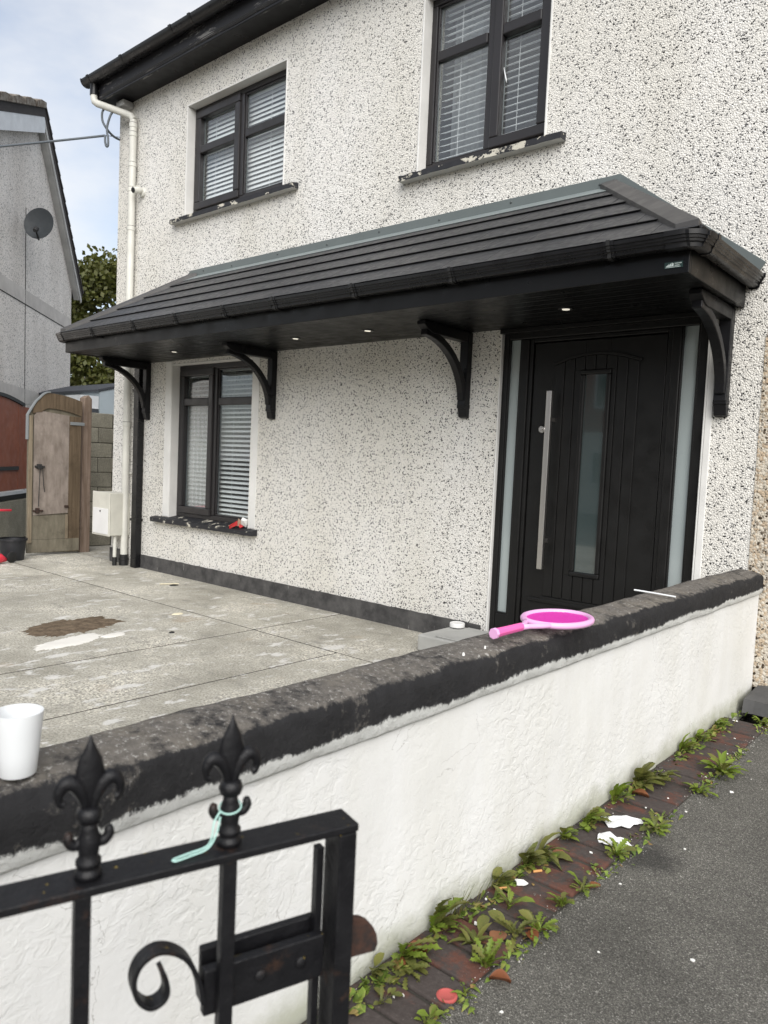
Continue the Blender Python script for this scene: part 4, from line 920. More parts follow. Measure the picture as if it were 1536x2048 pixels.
rg_ = [(.0115*math.cos(t_), fu+.0115*math.sin(t_), .9905+.003*math.sin(t_-1)+zz) for t_ in [2*math.pi*k/20 for k in range(21)]]
part('band', MB().tube(rg_, .0009, 6, False), 'string', sg, 0, True, True)
part('tail', MB().tube(smooth_path([(.004, fu-.012, .9895+zz), (.006, fu-.019, .980+zz), (.006, fu-.021, .965+zz), (.004, fu-.026, .9545+zz), (.006, fu-.046, .9525+zz), (.010, fu-.062, .9523+zz), (.014, fu-.060, .9523+zz), (.011, fu-.044, .9525+zz), (.009, fu-.026, .955+zz), (.008, fu-.017, .968+zz), (.007, fu-.013, .985+zz)]), .0010, 6), 'string', sg, 0, True, True)

# ------------------------------------------------------------------ left background
# open timber gate leaf
tg_ = thing('timber_gate', 'weathered wooden side gate with arched top standing open', 'gate', (-9.42, -.3, 0), 0)
gx = -9.43
def arch_z(y_):
    if y_ < -.40: t_ = (y_+.655)/.255; return 1.74+.30*math.sin(max(0, min(1, t_))*math.pi/2)
    return 2.04-.075*((y_+.40)/.43)**2
ys = [-.655+.68*k/26 for k in range(27)]
part('back_board', MB().prism([(-.655, .035), (.025, .015)]+[(y_, arch_z(y_)) for y_ in ys[::-1]], gx-.02, gx, 'yz'), 'woodg', tg_)
mb = MB(); top_ = [(y_, arch_z(y_)) for y_ in ys[2:]]; part('arched_rail', MB().prism(top_+[(y_, arch_z(y_)-(.19 if y_ > -.5 else .19*(y_+.655)/.155)) for y_ in ys[2:][::-1]], gx+.001, gx+.022, 'yz'), 'wood', tg_)
part('edge_stile', B(gx+.001, gx+.034, -.652, -.608, .16, 1.745), 'woodl', tg_, .004); part('hinge_board', B(gx+.001, gx+.018, -.135, .02, .03, 1.77), 'wood', tg_, .003)
part('ply_panel', MB().prism([(-.585, .505), (-.137, .53), (-.137, 1.775), (-.55, 1.815), (-.585, 1.74)], gx+.002, gx+.016, 'yz'), 'woodp', tg_, .002)
part('lower_board', B(gx+.002, gx+.012, -.605, -.137, .20, .502), 'woodg', tg_, .002); part('kick_board', B(gx+.002, gx+.020, -.65, .015, .035, .198), 'woodg', tg_, .003)
part('batten', B(gx+.012, gx+.03, -.17, -.142, .20, .51), 'woodl', tg_, .002)
part('metal_edge', MB().ribbon([(-.668, 1.45)]+[(y_-.012 if y_ < -.55 else y_, arch_z(y_)+.012) for y_ in ys[:11]], .014, gx-.02, gx+.034, lambda u, a_, z: (a_, u, z)), 'galv', tg_)
mb = MB().box(gx+.016, gx+.05, -.575, -.46, 1.105, 1.13).box(gx+.016, gx+.06, -.55, -.50, 1.09, 1.15); part('bolt', mb, 'wire', tg_, .003)
part('bolt', MB().box(gx+.016, gx+.05, -.59, -.47, .555, .575).box(gx+.016, gx+.055, -.56, -.52, .535, .60), 'rust', tg_, .003); part('hinge', B(gx+.016, gx+.035, -.19, -.14, .60, .63), 'rust', tg_, .003); part('hinge', B(gx+.019, gx+.03, -.13, .06, 1.66, 1.70), 'galv', tg_, .003)
part('chain', MB().tube([(gx+.05, -.52, 1.10), (gx+.045, -.525, .9), (gx+.04, -.53, .62)], .005, 6).tube([(gx+.05, -.49, 1.10), (gx+.045, -.47, .88), (gx+.04, -.455, .80)], .005, 6), 'wire', tg_)
single('gate_post', MB().prism([(.06, -.01), (.20, -.01), (.195, 2.02), (.15, 2.07), (.085, 2.03)], -9.60, -9.47, 'yz'), 'post', 'stout weathered timber post beside the open wooden gate', 'post', (-9.53, .13, 0), bevel=.012)
single('slim_post', B(-9.74, -9.67, .22, .30, -.01, 1.93), 'step', 'slim pale concrete post next to the block wall', 'post', (-9.70, .26, 0), bevel=.008)
# block wall along the side passage
bw_ = thing('block_wall', 'grey concrete block wall along the side passage', 'wall', (-10.05, 3, 0))
part('mortar_core', B(-10.145, -10.012, .36, 7.2, -.03, 1.86), 'joint', bw_)
bl_ = MB().box(-.075, .075, -.215, .215, -.102, .102).mesh('concrete_block'); bl_.materials.append(M['block'])
for r_ in range(9):
    for k in range(8):
        o = inst('concrete_block', bl_, bw_, Vector((-10.078+random.uniform(-.004, .004), .36+.215+k*.44-(.22 if r_ % 2 else 0)+(.0 if (r_ % 2 == 0 or k) else .11), -.0+.1035+r_*.2085))-Vector((-10.05, 3, 0)), (0, 0, 0), (1, .5 if (r_ % 2 and k == 0) else 1, 1)); b_ = o.modifiers.new('bevel', 'BEVEL'); b_.width = .008; b_.segments = 1
# neighbouring gable house, turned to the bend of the road
drv = Vector((-.755, .656, 0)).normalized(); nnv = Vector((.656, .755, 0)).normalized(); Q0 = Vector((-17.2, 3.767, 0))
NG = math.atan2(drv.y, drv.x)
gh = thing('gable_house', 'grey pebbledashed neighbouring house with steep gable and white barge board', 'house', Q0, NG)
# local: x along the gable (drv), local -y ... world normal nnv
sy = 1 if (Vector((0, 1, 0)) @ Matrix(((drv.x, -drv.y, 0), (drv.y, drv.x, 0), (0, 0, 1))).transposed()).dot(nnv) > 0 else -1
def nl(s_, n_, z_): return (s_, sy*n_, z_)
def lprism(pts, n0, n1):
    mb = MB(); k = len(pts); return mb.add([nl(a_, n0, b_) for a_, b_ in pts]+[nl(a_, n1, b_) for a_, b_ in pts], [tuple(range(k))[::-1], tuple(range(k, 2*k))]+[(i, (i+1) % k, k+(i+1) % k, k+i) for i in range(k)])
gw = part('gable_wall', lprism([(-.2, -.06), (-.2, 5.02), (-2.85, 7.55), (-4.8, 6.78), (-7.6, 5.72), (-7.6, -.06)], -.3, 0), 'dash_grey', gh, 0, False, True)
part('house_body', lprism([(-.2, -.06), (-.2, 5.02), (-2.85, 7.55), (-7.6, 5.72), (-7.6, -.06)], -8, -.302), 'dash_grey', gh, 0, False, True)
part('roof_slope', lprism([(.12, 4.86), (.17, 4.96), (-2.85, 7.88), (-2.85, 7.70)], -8.2, .15), 'roof', gh, 0, False, True)
part('roof_slope', lprism([(-2.852, 7.70), (-2.852, 7.88), (-4.8, 7.11), (-8.1, 5.82), (-8.1, 5.64)], -8.2, .15), 'roof', gh, 0, False, True)
for k in range(15):     # tile ends stepping down the verge
    f0, f1 = k/15, (k+1)/15; p0 = Vector((-2.85+f0*3.02, 7.90-f0*2.92)); p1 = Vector((-2.85+f1*3.02, 7.90-f1*2.92)); part('verge_tile', lprism([(p0.x, p0.y), (p1.x, p1.y), (p1.x+.03, p1.y+.05), (p0.x+.01, p0.y+.015)], -.2, .175), 'roof', gh, 0, False, True)
for k in range(8):
    x0 = -2.87-k*.62; zf = lambda s_: 7.885+(s_+2.85)*.392; part('ridge_tile', lprism([(x0, zf(x0)-.02), (x0-.61, zf(x0-.61)-.02), (x0-.61, zf(x0-.61)+.09+.02*(k % 2)), (x0-.3, zf(x0-.3)+.13), (x0, zf(x0)+.09)], -.2, .19), 'ridge', gh, .01, False, True)
part('barge_board', lprism([(-2.80, 7.62), (-2.80, 7.77), (-8.05, 5.71), (-8.05, 5.36), (-2.80, 7.42)], .12, .145), 'board', gh, 0, False, True)
part('barge_board', lprism([(.10, 4.76), (.14, 4.90), (-2.80, 7.72), (-2.80, 7.52)], .12, .145), 'boardg', gh, 0, False, True)
part('barge_soffit', lprism([(.0, 4.80), (.05, 4.86), (-2.82, 7.60), (-2.82, 7.50)], .003, .118), 'boardg', gh, 0, False, True)
part('render_band', lprism([(-.202, 4.06), (-.202, 4.32), (-7.6, 4.28), (-7.6, 4.02)], .0005, .007), 'bandr', gh, 0, False, True)
part('render_band', lprism([(-.202, 2.14), (-.202, 2.42), (-7.6, 2.50), (-7.6, 2.22)], .0005, .007), 'bandr', gh, 0, False, True)
part('movement_joint', lprism([(-3.30, -.05), (-3.288, -.05), (-3.40, 5.8), (-3.412, 5.8)], .0005, .009), 'joint', gh, 0, False, True); part('band_joint', lprism([(-.202, 4.045), (-.202, 4.057), (-7.6, 4.017), (-7.6, 4.005)], .0005, .010), 'joint', gh, 0, False, True)
# satellite dish
def NW(s_, n_, z_): return Q0+drv*s_+nnv*n_+Vector((0, 0, z_))
sdish = thing('satellite_dish', 'dark grey satellite dish on the grey gable', 'dish', NW(-3.38, 0, 5.45)); dc = NW(-3.78, .38, 5.41); dn = Vector((.55, -.80, .10)).normalized()
pr = [(.001, .0)]+[(.285*k/8, .07*(k/8)**2) for k in range(1, 9)]; pr2 = pr+[(r_, z_-.012) for r_, z_ in pr[::-1]]
part('reflector', MB().lathe(pr2, dc, 32, dn, False), 'dishm', sdish, 0, 'auto')
part('wall_arm', MB().tube([NW(-3.38, .0, 5.48), NW(-3.46, .14, 5.46), dc-dn*.03], .025, 8).tube([NW(-3.38, .0, 5.62), NW(-3.45, .14, 5.48)], .018, 8), 'wire', sdish); e_ = dc+dn*.34+Vector((0, .10, -.20))
part('feed_arm', MB().tube([dc+Vector((0, 0, -.29))+dn*.05, e_], .016, 8), 'wire', sdish); part('receiver', MB().lathe([(.03, -.05), (.045, 0), (.045, .06), (.02, .08)], e_, 12, (dc-e_).normalized()), 'wire', sdish, 0, 'auto')
# red gate with black trim on a low block wall
A0 = Vector((-11.2, -.25, 0)); rgp = thing('red_gate', 'dark red panelled gate with black arched trim at the left edge', 'gate', A0, NG)
arcz = lambda s_: 2.0+max(0, .085*math.cos(min(math.pi/2, abs(s_+.12)/1.05*math.pi/2)))
for s0, s1 in ((-1.05, -.12), (-.11, .70), (.715, 1.25), (1.26, 1.9)):
    nst = 8; part('panel', lprism([(s0, .70), (s1, .70)]+[(s1+(s0-s1)*k/nst, arcz(s1+(s0-s1)*k/nst)-.03) for k in range(nst+1)], -.03, 0), 'red', rgp, 0, False, True)
part('arched_trim', MB().ribbon([(-1.1+2.05*k/24, arcz(-1.1+2.05*k/24)) for k in range(25)], .05, -.04*sy, .02*sy, lambda u, a_, z: (u, a_, z)), 'rubber', rgp, 0, False, True)
part('mid_rail', lprism([(-1.05, 1.0), (.70, 1.0), (.70, 1.055), (-1.05, 1.055)], .0, .02), 'rubber', rgp, 0, False, True)
part('bottom_ledge', lprism([(-1.2, .635), (1.95, .635), (1.95, .685), (-1.2, .685)], -.05, .03), 'board', rgp, 0, False, True); part('gap_shade_strip', lprism([(-1.2, .55), (1.95, .55), (1.95, .632), (-1.2, .632)], -.16, -.06), 'rubber', rgp, 0, False, True)  # black strip under the ledge stands in for the shade of the gap
o = single('low_block_wall', MB().prism([(0, 0)], 0, 0) if False else (lambda mbx: (setattr(mbx, 'v', [tuple(A0+Vector((drv.x*v[0]+(-drv.y)*v[1], drv.y*v[0]+drv.x*v[1], v[2]))) for v in mbx.v]), mbx)[1])(lprism([(-1.3, -.05), (1.95, -.05), (1.95, .54), (-1.3, .54)], -.18, .02)), 'block', 'low grey concrete wall beneath the red gate', 'wall', A0+drv*.3)
# tub, toy
tb_ = thing('black_tub', 'round black plastic tub by the foot of the open wooden gate', 'tub', (-9.20, -.92, 0))
part('body', MB().lathe([(.125, .0), (.128, .01), (.150, .22), (.150, .245), (.138, .245), (.118, .02), (.001, .018)], (-9.20, -.92, 0), 28, close=False), 'tub', tb_, 0, 'auto'); part('rim', MB().lathe([(.150, .235), (.166, .235), (.166, .26), (.148, .26)], (-9.20, -.92, 0), 28, close=False), 'tub', tb_, 0, 'auto')
ty = thing('ride_on_toy', 'red plastic toy with black wheel on the yard at the left edge', 'toy', (-8.92, -1.10, 0))
part('body', MB().tube([(-8.92, -1.40, .05), (-8.92, -1.29, .075), (-8.93, -1.17, .065), (-8.94, -1.10, .04)], [.05, .065, .055, .02], 12), 'redtoy', ty, 0, True)
part('wheel', MB().lathe([(.055, -.012), (.065, -.008), (.065, .008), (.055, .012), (.02, .014)], (-8.95, -1.03, .066), 20, (1, .3, 0)), 'rubber', ty, 0, 'auto')
part('handle_bar', MB().tube([(-8.95, -1.40, .62), (-8.96, -1.04, .615)], .014, 8), 'redtoy', ty, 0, True); part('stem', MB().tube([(-8.94, -1.20, .06), (-8.955, -1.22, .618)], .012, 8), 'board', ty, 0, True)
# shed behind the block wall
shd = thing('garden_shed', 'pale blue sheet metal shed showing above the block wall', 'shed', (-13.5, 3, 0))
part('wall', MB().prism([(2.20, -.05), (4.4, -.05), (4.4, 2.45), (2.9, 2.62), (2.20, 2.42)], -15.5, -13.0, 'yz'), 'shed', shd); part('roof', MB().prism([(2.14, 2.41), (2.14, 2.45), (2.9, 2.67), (4.6, 2.50), (4.6, 2.46), (2.9, 2.63)], -15.6, -12.98, 'yz'), 'shedroof', shd)
part('side_sheet', B(-13.6, -13.02, 1.85, 2.19, 2.10, 2.33), 'board', shd); part('side_sheet', B(-13.6, -13.02, 1.85, 2.19, .0, 2.09), 'shedroof', shd)
# tree
def tree(name, label, base, height, cr, cz, nleaf, lsz, seed, squash=1.0):
    rd = random.Random(seed); t = thing(name, label, 'tree', base); bx, by, bz = base; mb = MB()
    mb.tube([(bx, by, bz-.1), (bx+.05, by, bz+cz*.4), (bx-.05, by+.05, bz+cz), (bx, by, bz+height*.85)], [.22, .17, .12, .03], 8)
    clumps = []
    for k in range(34):
        a_ = rd.uniform(0, 2*math.pi); e = rd.uniform(-.75, 1); rr_ = cr*rd.uniform(.45, 1.0); z_ = cz+e*(height-cz)*.92*squash; sc2 = math.sqrt(max(.05, 1-(e*.85)**2)); c_ = Vector((bx+rr_*sc2*math.cos(a_), by+rr_*sc2*math.sin(a_), bz+z_)); clumps.append((c_, rd.uniform(.28, .62)*cr*.55))
        st_p = Vector((bx, by, bz+max(.6, min(z_-.8, cz+.6)))); mid = st_p.lerp(c_, .55)+Vector((0, 0, .2)); mb.tube([st_p, mid, c_], [.06, .035, .012], 6)
    part('trunk', mb, 'bark', t, 0, True)
    vs = []; fs = []
    for k in range(nleaf):
        c_, r_ = clumps[rd.randrange(len(clumps))]; d_ = Vector((rd.gauss(0, 1), rd.gauss(0, 1), rd.gauss(0, .8))); d_ = d_.normalized()*r_*rd.uniform(.35, 1.08)
        p_ = c_+d_; ax = Vector((rd.gauss(0, 1), rd.gauss(0, 1), rd.gauss(0, 1))).normalized(); bx_ = ax.orthogonal().normalized()*rd.choice((-1, 1)); l_ = lsz*rd.uniform(.6, 1.25); o_ = len(vs)
        vs += [p_, p_+ax*l_*.5+bx_*l_*.32, p_+ax*l_, p_+ax*l_*.5-bx_*l_*.32]; fs.append((o_, o_+1, o_+2, o_+3))
    part('crown', MB().add(vs, fs), 'tree', t); return t
tree('tree', 'bushy green and amber tree behind the block wall between the houses', (-25.6, 9.6, 0), 7.6, 3.1, 4.0, 28000, .19, 3)
# ------------------------------------------------------------------ plants along the wall foot
def leaf_mesh(kind, seed):
    rd = random.Random(seed); n = 13 if kind == 'dandelion' else 9; vs = []; fs = []
    for k in range(n+1):
        t_ = k/n
        if kind == 'dandelion': w_ = (.10+.42*t_**.8)*(1 if t_ < .82 else (1-t_)/.18)*.50*(1.35 if k % 2 else .60)
        elif kind == 'round': w_ = (.03 if t_ < .35 else .34*math.sin((t_-.35)/.65*math.pi)**.6+.02)
        else: w_ = .20*math.sin(math.pi*min(1, t_*.94+.05))**.8*(1.1 if k % 2 else .92)
        if k == n: w_ = .004
        z_ = .55*t_-.52*t_*t_+rd.uniform(-.012, .012); x_ = t_*(1-.08*t_)
        vs += [(x_, -w_*.5, z_+.10*w_), (x_, 0, z_-.02), (x_, w_*.5, z_+.10*w_)]
        if k:
            o_ = 3*k; fs += [(o_-3, o_, o_+1, o_-2), (o_-2, o_+1, o_+2, o_-1)]
    me = bpy.data.meshes.new('leaf'); me.from_pydata(vs, [], fs)
    for p_ in me.polygons: p_.use_smooth = True
    return me
LM = {}
for kd in ('dandelion', 'round', 'lance'):
    for mt in ('leafA', 'leafB', 'leafD'):
        for s_ in range(2):
            me = leaf_mesh(kd, s_+len(LM)); me.materials.append(M[mt]); LM[(kd, mt, s_)] = me
def weed(label, x, y_, kind, n, size, mt='leafA', upright=.0, face=None, seed=0, dead=0):
    rd = random.Random(seed*17+5); z_ = .062; t = thing('weed', label, 'weed', (x, y_, z_), 0, 'weeds along the foot of the boundary wall')
    n = int(n*1.7)
    for k in range(n):
        if face is None: a_ = 2*math.pi*k/n+rd.uniform(-.4, .4)
        else: a_ = face+rd.uniform(-1.25, 1.25)
        s_ = .86*size*rd.uniform(.45, 1.15); el = -R(rd.uniform(-8, 28)+upright*rd.uniform(5, 48)); m_ = 'leafD' if k < dead else mt
        if rd.random() < .3 and m_ == 'leafA': m_ = 'leafB'
        kd_ = kind if rd.random() < .75 else rd.choice(('lance', 'round', 'dandelion'))
        inst('leaf', LM[(kd_, m_, rd.randrange(2))], t, (rd.uniform(-.008, .008), rd.uniform(-.012, .012), rd.uniform(0, .004)), (rd.uniform(-.3, .3), el, a_), (s_, s_*rd.uniform(.8, 1.15), s_))
    return t
XW = -1.172
WD = [
 ('small round leaved weed at the wall foot behind the gate latch stile', XW+.01, -3.575, 'round', 12, .055, 'leafA', .9, 0.),
 ('tall upright weed beside the rusty latch tongue', XW, -3.40, 'round', 11, .075, 'leafB', 1, 0.),
 ('broad leafy weed right of the latch tongue against the wall', XW+.01, -3.30, 'dandelion', 13, .12, 'leafA', .7, -.3),
 ('flat spreading weed with rounded yellowing leaves near the gate', -1.12, -3.335, 'round', 9, .10, 'leafB', .0, -.4),
 ('large arching dandelion leaves leaning on the wall', XW, -3.15, 'dandelion', 12, .155, 'leafA', 1., .1),
 ('wilting weed with dry stalks in the middle of the bricks', -1.055, -3.12, 'lance', 9, .11, 'leafB', .3, None),
 ('bright bushy dandelion at the tarmac edge by the orange dead leaf', -.985, -3.17, 'dandelion', 15, .085, 'leafA', .9, None),
 ('straggly weed on the bricks above the bushy dandelion', -1.00, -3.00, 'dandelion', 12, .10, 'leafB', .3, None),
 ('ragged weed spreading over the brick edge with brown leaves', -.965, -2.93, 'dandelion', 13, .085, 'leafA', .3, None),
 ('single pointed weed growing from a brick joint', -1.085, -2.90, 'lance', 5, .11, 'leafA', .5, None),
 ('yellow green weed at the wall foot left of the white flake', XW, -2.84, 'round', 11, .09, 'leafB', .8, .2),
 ('upright dock leaves at the wall foot above the cigarette end', XW, -2.66, 'round', 9, .125, 'leafB', 1., .2),
 ('reddish green leaf fan at the wall foot', XW+.005, -2.57, 'lance', 7, .13, 'leafB', .7, .4),
 ('small tufted weed on the tarmac edge below the white flake', -.975, -2.78, 'dandelion', 13, .065, 'leafA', .8, None),
 ('pale weed straggling along the tarmac edge', -.968, -2.66, 'dandelion', 11, .075, 'leafA', .5, None),
 ('leafy green weed at the wall left of the papers', XW, -2.40, 'round', 12, .085, 'leafA', .8, .1),
 ('dense clump of serrated leaves against the wall by the papers', XW+.01, -2.24, 'dandelion', 15, .12, 'leafA', .8, 0.),
 ('weed growing under the lower torn paper at the tarmac edge', -.985, -2.37, 'dandelion', 13, .09, 'leafA', .3, None),
 ('low weed right of the papers at the tarmac edge', -.955, -2.09, 'dandelion', 13, .085, 'leafA', .3, None),
 ('thin upright weed pair at the wall past the papers', XW, -1.97, 'lance', 8, .125, 'leafA', 1., .1),
 ('tall crowded weed clump at the wall midway to the step', XW+.01, -1.76, 'round', 15, .14, 'leafB', 1., 0.),
 ('drooping broad weed beside the tall clump', -1.13, -1.64, 'dandelion', 11, .13, 'leafB', .5, -.3),
 ('fern like weed straggling on the tarmac edge', -.955, -1.63, 'dandelion', 14, .09, 'leafA', .3, None),
 ('bright spiky dandelion rosette nearest the brick edge corner', -.945, -1.36, 'dandelion', 18, .135, 'leafA', .7, None),
 ('bunch of upright leaves against the wall past the rosette', XW, -1.22, 'lance', 12, .12, 'leafA', 1., 0.),
 ('leafy weed at the wall second from the step', XW, -1.02, 'round', 12, .115, 'leafA', .9, 0.),
 ('low weed at the wall nearest the dark step', XW, -.72, 'dandelion', 12, .10, 'leafA', .6, 0.),
 ('small weed on the bricks in front of the dark step', -1.01, -.48, 'dandelion', 11, .085, 'leafA', .4, None),
 ('tiny weed on the tarmac edge at the bottom of the view', -.972, -3.43, 'round', 11, .055, 'leafA', .5, None),
 ('small sprig beside the red plastic disc', -.965, -3.30, 'lance', 6, .045, 'leafA', .8, None),
 ('thin sprig on the bricks near the gate', -1.09, -3.45, 'round', 7, .05, 'leafB', .5, None),
]
for k, w_ in enumerate(WD): weed(*w_, seed=k, dead=1 if k in (2, 5, 7, 8, 20) else 0)
gt = MB()
rd = random.Random(4)
for k in range(16):
    yb = -3.0+rd.uniform(-.12, .1); l_ = rd.uniform(.04, .11); dx, dy_ = rd.uniform(.0, .03), rd.uniform(-.04, .04); gt.tube([(XW+rd.uniform(0, .012), yb, .055), (XW+.01+dx*.5, yb+dy_*.4, .055+l_*.6), (XW+.012+dx, yb+dy_, .055+l_)], [.0012, .0009, .0003], 4)
tag(single('grass_tuft', gt, 'leafB', 'thin tuft of grass blades at the wall foot', 'grass', (XW, -3.0, .055)), kind=None)
# seedlings and small leaves too many to count, along the wall foot and the brick edge
rd = random.Random(31); gc = MB()
for k in range(3600):
    yy = rd.uniform(-4.4, -.4); wallside = rd.random() < .68
    if noise.noise((yy*3.1, 3 if wallside else 8, 2))+rd.uniform(-.25, .25) < .04: continue
    xx = XW+abs(rd.gauss(0, .022)) if wallside else rd.gauss(-.966, .02)
    l_ = rd.uniform(.012, .055)*(1 if wallside else .7); a_ = rd.uniform(-1.5, 1.5) if wallside else rd.uniform(0, 6.28); e_ = rd.uniform(.1, 1.25); w_ = l_*rd.uniform(.14, .30)
    d_ = Vector((math.cos(a_)*math.cos(e_), math.sin(a_)*math.cos(e_), math.sin(e_))); sd_ = Vector((-math.sin(a_), math.cos(a_), rd.uniform(-.3, .3))); b_ = Vector((xx, yy, .060)); dr_ = Vector((0, 0, -l_*.25))
    gc.add([b_, b_+d_*l_*.45+sd_*w_*.8, b_+d_*l_*.8+sd_*w_+dr_*.4, b_+d_*l_+dr_, b_+d_*l_*.8-sd_*w_+dr_*.4, b_+d_*l_*.45-sd_*w_*.8], [(0, 1, 5), (1, 2, 4, 5), (2, 3, 4)])
tag(single('seedlings', gc, 'seedl', 'low green seedlings along the wall foot and brick edge', 'seedlings', (-1.1, -2.4, .06)), kind='stuff')
# grit and crumbs gathered along the joints
rd = random.Random(21); gm = MB()
for k in range(1500):
    w_ = rd.random(); yy = rd.uniform(-4.6, -.35)
    xx = rd.gauss(-.962, .022) if w_ < .6 else (rd.gauss(-1.165, .012) if w_ < .85 else rd.uniform(-1.17, -.75))
    if xx < -1.176: continue
    zz_ = .0605 if xx > -.966 else .066; q = rd.uniform(.0015, .0042); a_ = rd.uniform(0, 6.28); c_, s__ = math.cos(a_)*q, math.sin(a_)*q
    gm.add([(xx+c_, yy+s__, zz_-.001), (xx-s__, yy+c_, zz_-.001), (xx-c_*.8, yy-s__*1.1, zz_-.001), (xx+s__*.3, yy-c_*.2, zz_+q*1.1)], [(0, 1, 2), (0, 3, 1), (1, 3, 2), (2, 3, 0)])
tag(single('grit', gm, 'grit', 'loose grit along the brick edging and wall foot', 'grit', (-1.0, -2.5, .062)), kind='stuff')
# fallen leaves, papers, bits
def dead(label, x, y_, s_, a_, curl, seed):
    rd = random.Random(seed); vs = []; fs = []; n = 8
    for k in range(n+1):
        t_ = k/n; w_ = .36*math.sin(math.pi*min(1, t_*.95+.03))+.01; z_ = curl*math.sin(t_*math.pi)+rd.uniform(0, .04)
        vs += [((t_-.5), -w_, z_+curl*.8), ((t_-.5), 0, z_*.4), ((t_-.5), w_, z_+curl*.5)]
        if k: o_ = 3*k; fs += [(o_-3, o_, o_+1, o_-2), (o_-2, o_+1, o_+2, o_-1)]
    mt = Matrix.Translation((x, y_, .068)) @ Matrix.Rotation(a_, 4, 'Z'); o = single('fallen_leaf', MB().add([tuple(mt @ (Vector(v)*s_)) for v in vs], fs), 'leafD', label, 'leaf', (x, y_, .068), 'fallen leaves on the bricks', smooth=True); return o
dead('curled orange dead leaf on the tarmac below the bushy dandelion', -.925, -3.20, .055, .5, .25, 1)
dead('red brown dead leaf among the straggly weeds', -1.02, -3.06, .065, 1.9, .15, 2)
dead('brown dead leaf at the brick edge by the ragged weed', -.955, -2.99, .05, 2.6, .2, 3)
dead('small dry leaf under the pale straggling weed', -.945, -2.62, .05, 1.2, .12, 4)
dead('tan fallen leaf under the reddish leaf fan', -1.12, -2.52, .05, .3, .15, 5)
dead('rusty dead leaf under the tall weed clump', -1.11, -1.86, .07, .2, .2, 6)
dead('brown leaf in the broad leafy weed by the latch tongue', -1.14, -3.27, .06, 1.0, .3, 7)
def paper(label, pts, seed):
    c_ = Vector((sum(p_[0] for p_ in pts)/len(pts), sum(p_[1] for p_ in pts)/len(pts))); rd = random.Random(seed); n = len(pts); vs = []; rings = (0, .4, .75, 1)
    out = []
    for i in range(n):
        for k in range(3): out.append(Vector(pts[i]).lerp(Vector(pts[(i+1) % n]), k/3)+Vector((rd.uniform(-.003, .003), rd.uniform(-.003, .003))))
    m_ = len(out); vs = [(c_.x, c_.y, .082)]
    for r_ in rings[1:]:
        for p_ in out: q = c_.lerp(p_, r_); vs.append((q.x, q.y, .078+.012*noise.noise((q.x*24, q.y*24, seed))-.004*r_))
    fs = [(0, 1+k, 1+(k+1) % m_) for k in range(m_)]+[(1+r_*m_+k, 1+(r_+1)*m_+k, 1+(r_+1)*m_+(k+1) % m_, 1+r_*m_+(k+1) % m_) for r_ in range(2) for k in range(m_)]
    o = single('torn_paper', MB().add(vs, fs), 'paper', label, 'paper', (c_.x, c_.y, .07), 'torn papers on the brick edging'); md = o.modifiers.new('solid', 'SOLIDIFY'); md.thickness = .0012
paper('wider torn white paper on the bricks, farther from the gate', [(-1.139, -2.164), (-1.09, -2.10), (-1.028, -2.055), (-1.005, -2.085), (-1.022, -2.13), (-1.028, -2.165), (-1.085, -2.215)], 1)
paper('narrow torn white paper half under a weed, nearer the gate', [(-1.094, -2.275), (-1.06, -2.255), (-1.015, -2.265), (-.965, -2.285), (-.975, -2.325), (-1.035, -2.355), (-1.075, -2.33)], 2)
single('plastic_disc', MB().lathe([(.026, 0), (.026, .004), (.021, .006), (.018, .004), (.001, .004)], (-.992, -3.335, .066), 20), 'redcap', 'faded red plastic disc on the bricks near the gate', 'disc', (-.992, -3.335, .066), smooth='auto')
single('cigarette_end', MB().tube([(-1.125, -2.685, .073), (-1.108, -2.66, .073)], .004, 8), 'butt', 'orange cigarette end on the bricks below the dock leaves', 'litter', (-1.116, -2.67, .069))
single('cigarette_end', MB().tube([(-1.155, -2.86, .075), (-1.135, -2.83, .074)], .004, 8), 'butt', 'orange cigarette end in the yellow green weed', 'litter', (-1.145, -2.845, .07))
rd = random.Random(11)
FL = [(-1.124, -2.765, .045), (-1.105, -3.04, .02), (-1.082, -3.43, .008), (-1.07, -3.41, .008), (-1.15, -2.92, .012), (-1.05, -2.43, .012), (-1.10, -1.66, .008), (-1.02, -1.80, .009), (-.98, -1.46, .010), (-.86, -1.52, .02), (-.83, -2.15, .008), (-.90, -2.53, .008), (-.80, -2.9, .007), (-.87, -3.28, .008), (-1.0, -1.1, .008), (-1.04, -.85, .009), (-.93, -1.85, .010), (-.60, -2.75, .012), (-1.05, -1.95, .007), (-1.12, -.56, .03), (-1.10, -2.95, .01)]
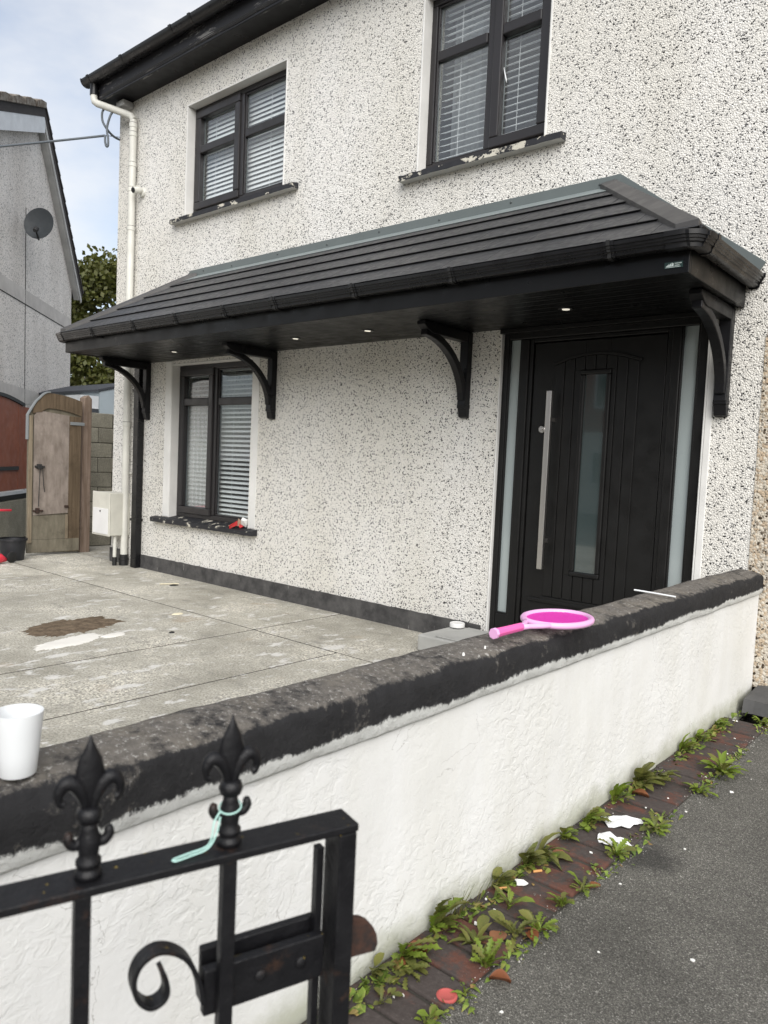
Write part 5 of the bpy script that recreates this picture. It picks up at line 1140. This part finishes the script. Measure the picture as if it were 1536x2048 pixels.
for k, (x, y_, s_) in enumerate(FL):
    pts = [(x+.7*s_*math.cos(a_)*rd.uniform(.3, 1), y_+.7*s_*math.sin(a_)*rd.uniform(.25, .8)) for a_ in [2*math.pi*j/8 for j in range(8)]]
    z_ = .0605 if x > -.966 else .0685
    lab = 'largest white paint flake, on the bricks below the dock leaves' if k == 0 else ('tiny white paint fleck on the tarmac' if x > -.966 else 'small white paint fleck on the brick edging')
    single('paint_flake', MB().prism(pts, z_, z_+.003, 'xy'), 'flake', lab, 'flake', (x, y_, z_), 'white flecks on the tarmac' if x > -.966 else 'white flecks on the bricks')
for k, (x, y_, s_) in enumerate([(-1.215, -2.90, .003), (-1.21, -3.02, .004)]):
    single('paint_fleck', MB().lathe([(s_, -.004), (s_*.8, .004), (s_*.3, .005)], (x, y_, .8215-.002), 7), 'flake', 'white paint speck on top of the black coping', 'flake', (x, y_, .8235), 'white specks on the coping')

# ------------------------------------------------------------------ across the road (seen in the glass)
def far_house(label, x0, x1, y_, mat):
    t = thing('opposite_house', label, 'house', ((x0+x1)/2, y_, -.07)); part('wall', B(x0, x1, y_-7, y_, -.07, 2.7), 'opp_wall', t); part('upper_wall', B(x0, x1, y_-7, y_, 2.702, 5.4), mat, t)
    part('roof', MB().prism([(y_+.4, 5.3), (y_+.4, 5.42), (y_-3.5, 8.3), (y_-7.4, 5.42), (y_-7.4, 5.3)], x0-.2, x1+.2, 'yz'), 'roof', t)
    n = 3; w_ = (x1-x0)/n
    for k in range(n):
        for zz in (.9, 3.5):
            cx_ = x0+w_*(k+.5); wd = part('window', B(cx_-.7, cx_+.7, y_+.003, y_+.06, zz, zz+1.2), 'board', t); part('pane', B(cx_-.62, cx_+.62, y_+.061, y_+.07, zz+.08, zz+1.12), 'doorglass', wd)
far_house('red brick house across the road, reflected in the window glass', -16, -5.5, -19, 'opp_brick'); far_house('pale house across the road, reflected in the door glass', -4.8, 5.5, -20, 'opp_wall')
tree('opposite_tree', 'roadside tree across the road, reflected in the door glass', (-6.2, -15.5, -.07), 6.2, 1.9, 3.6, 3500, .22, 9)
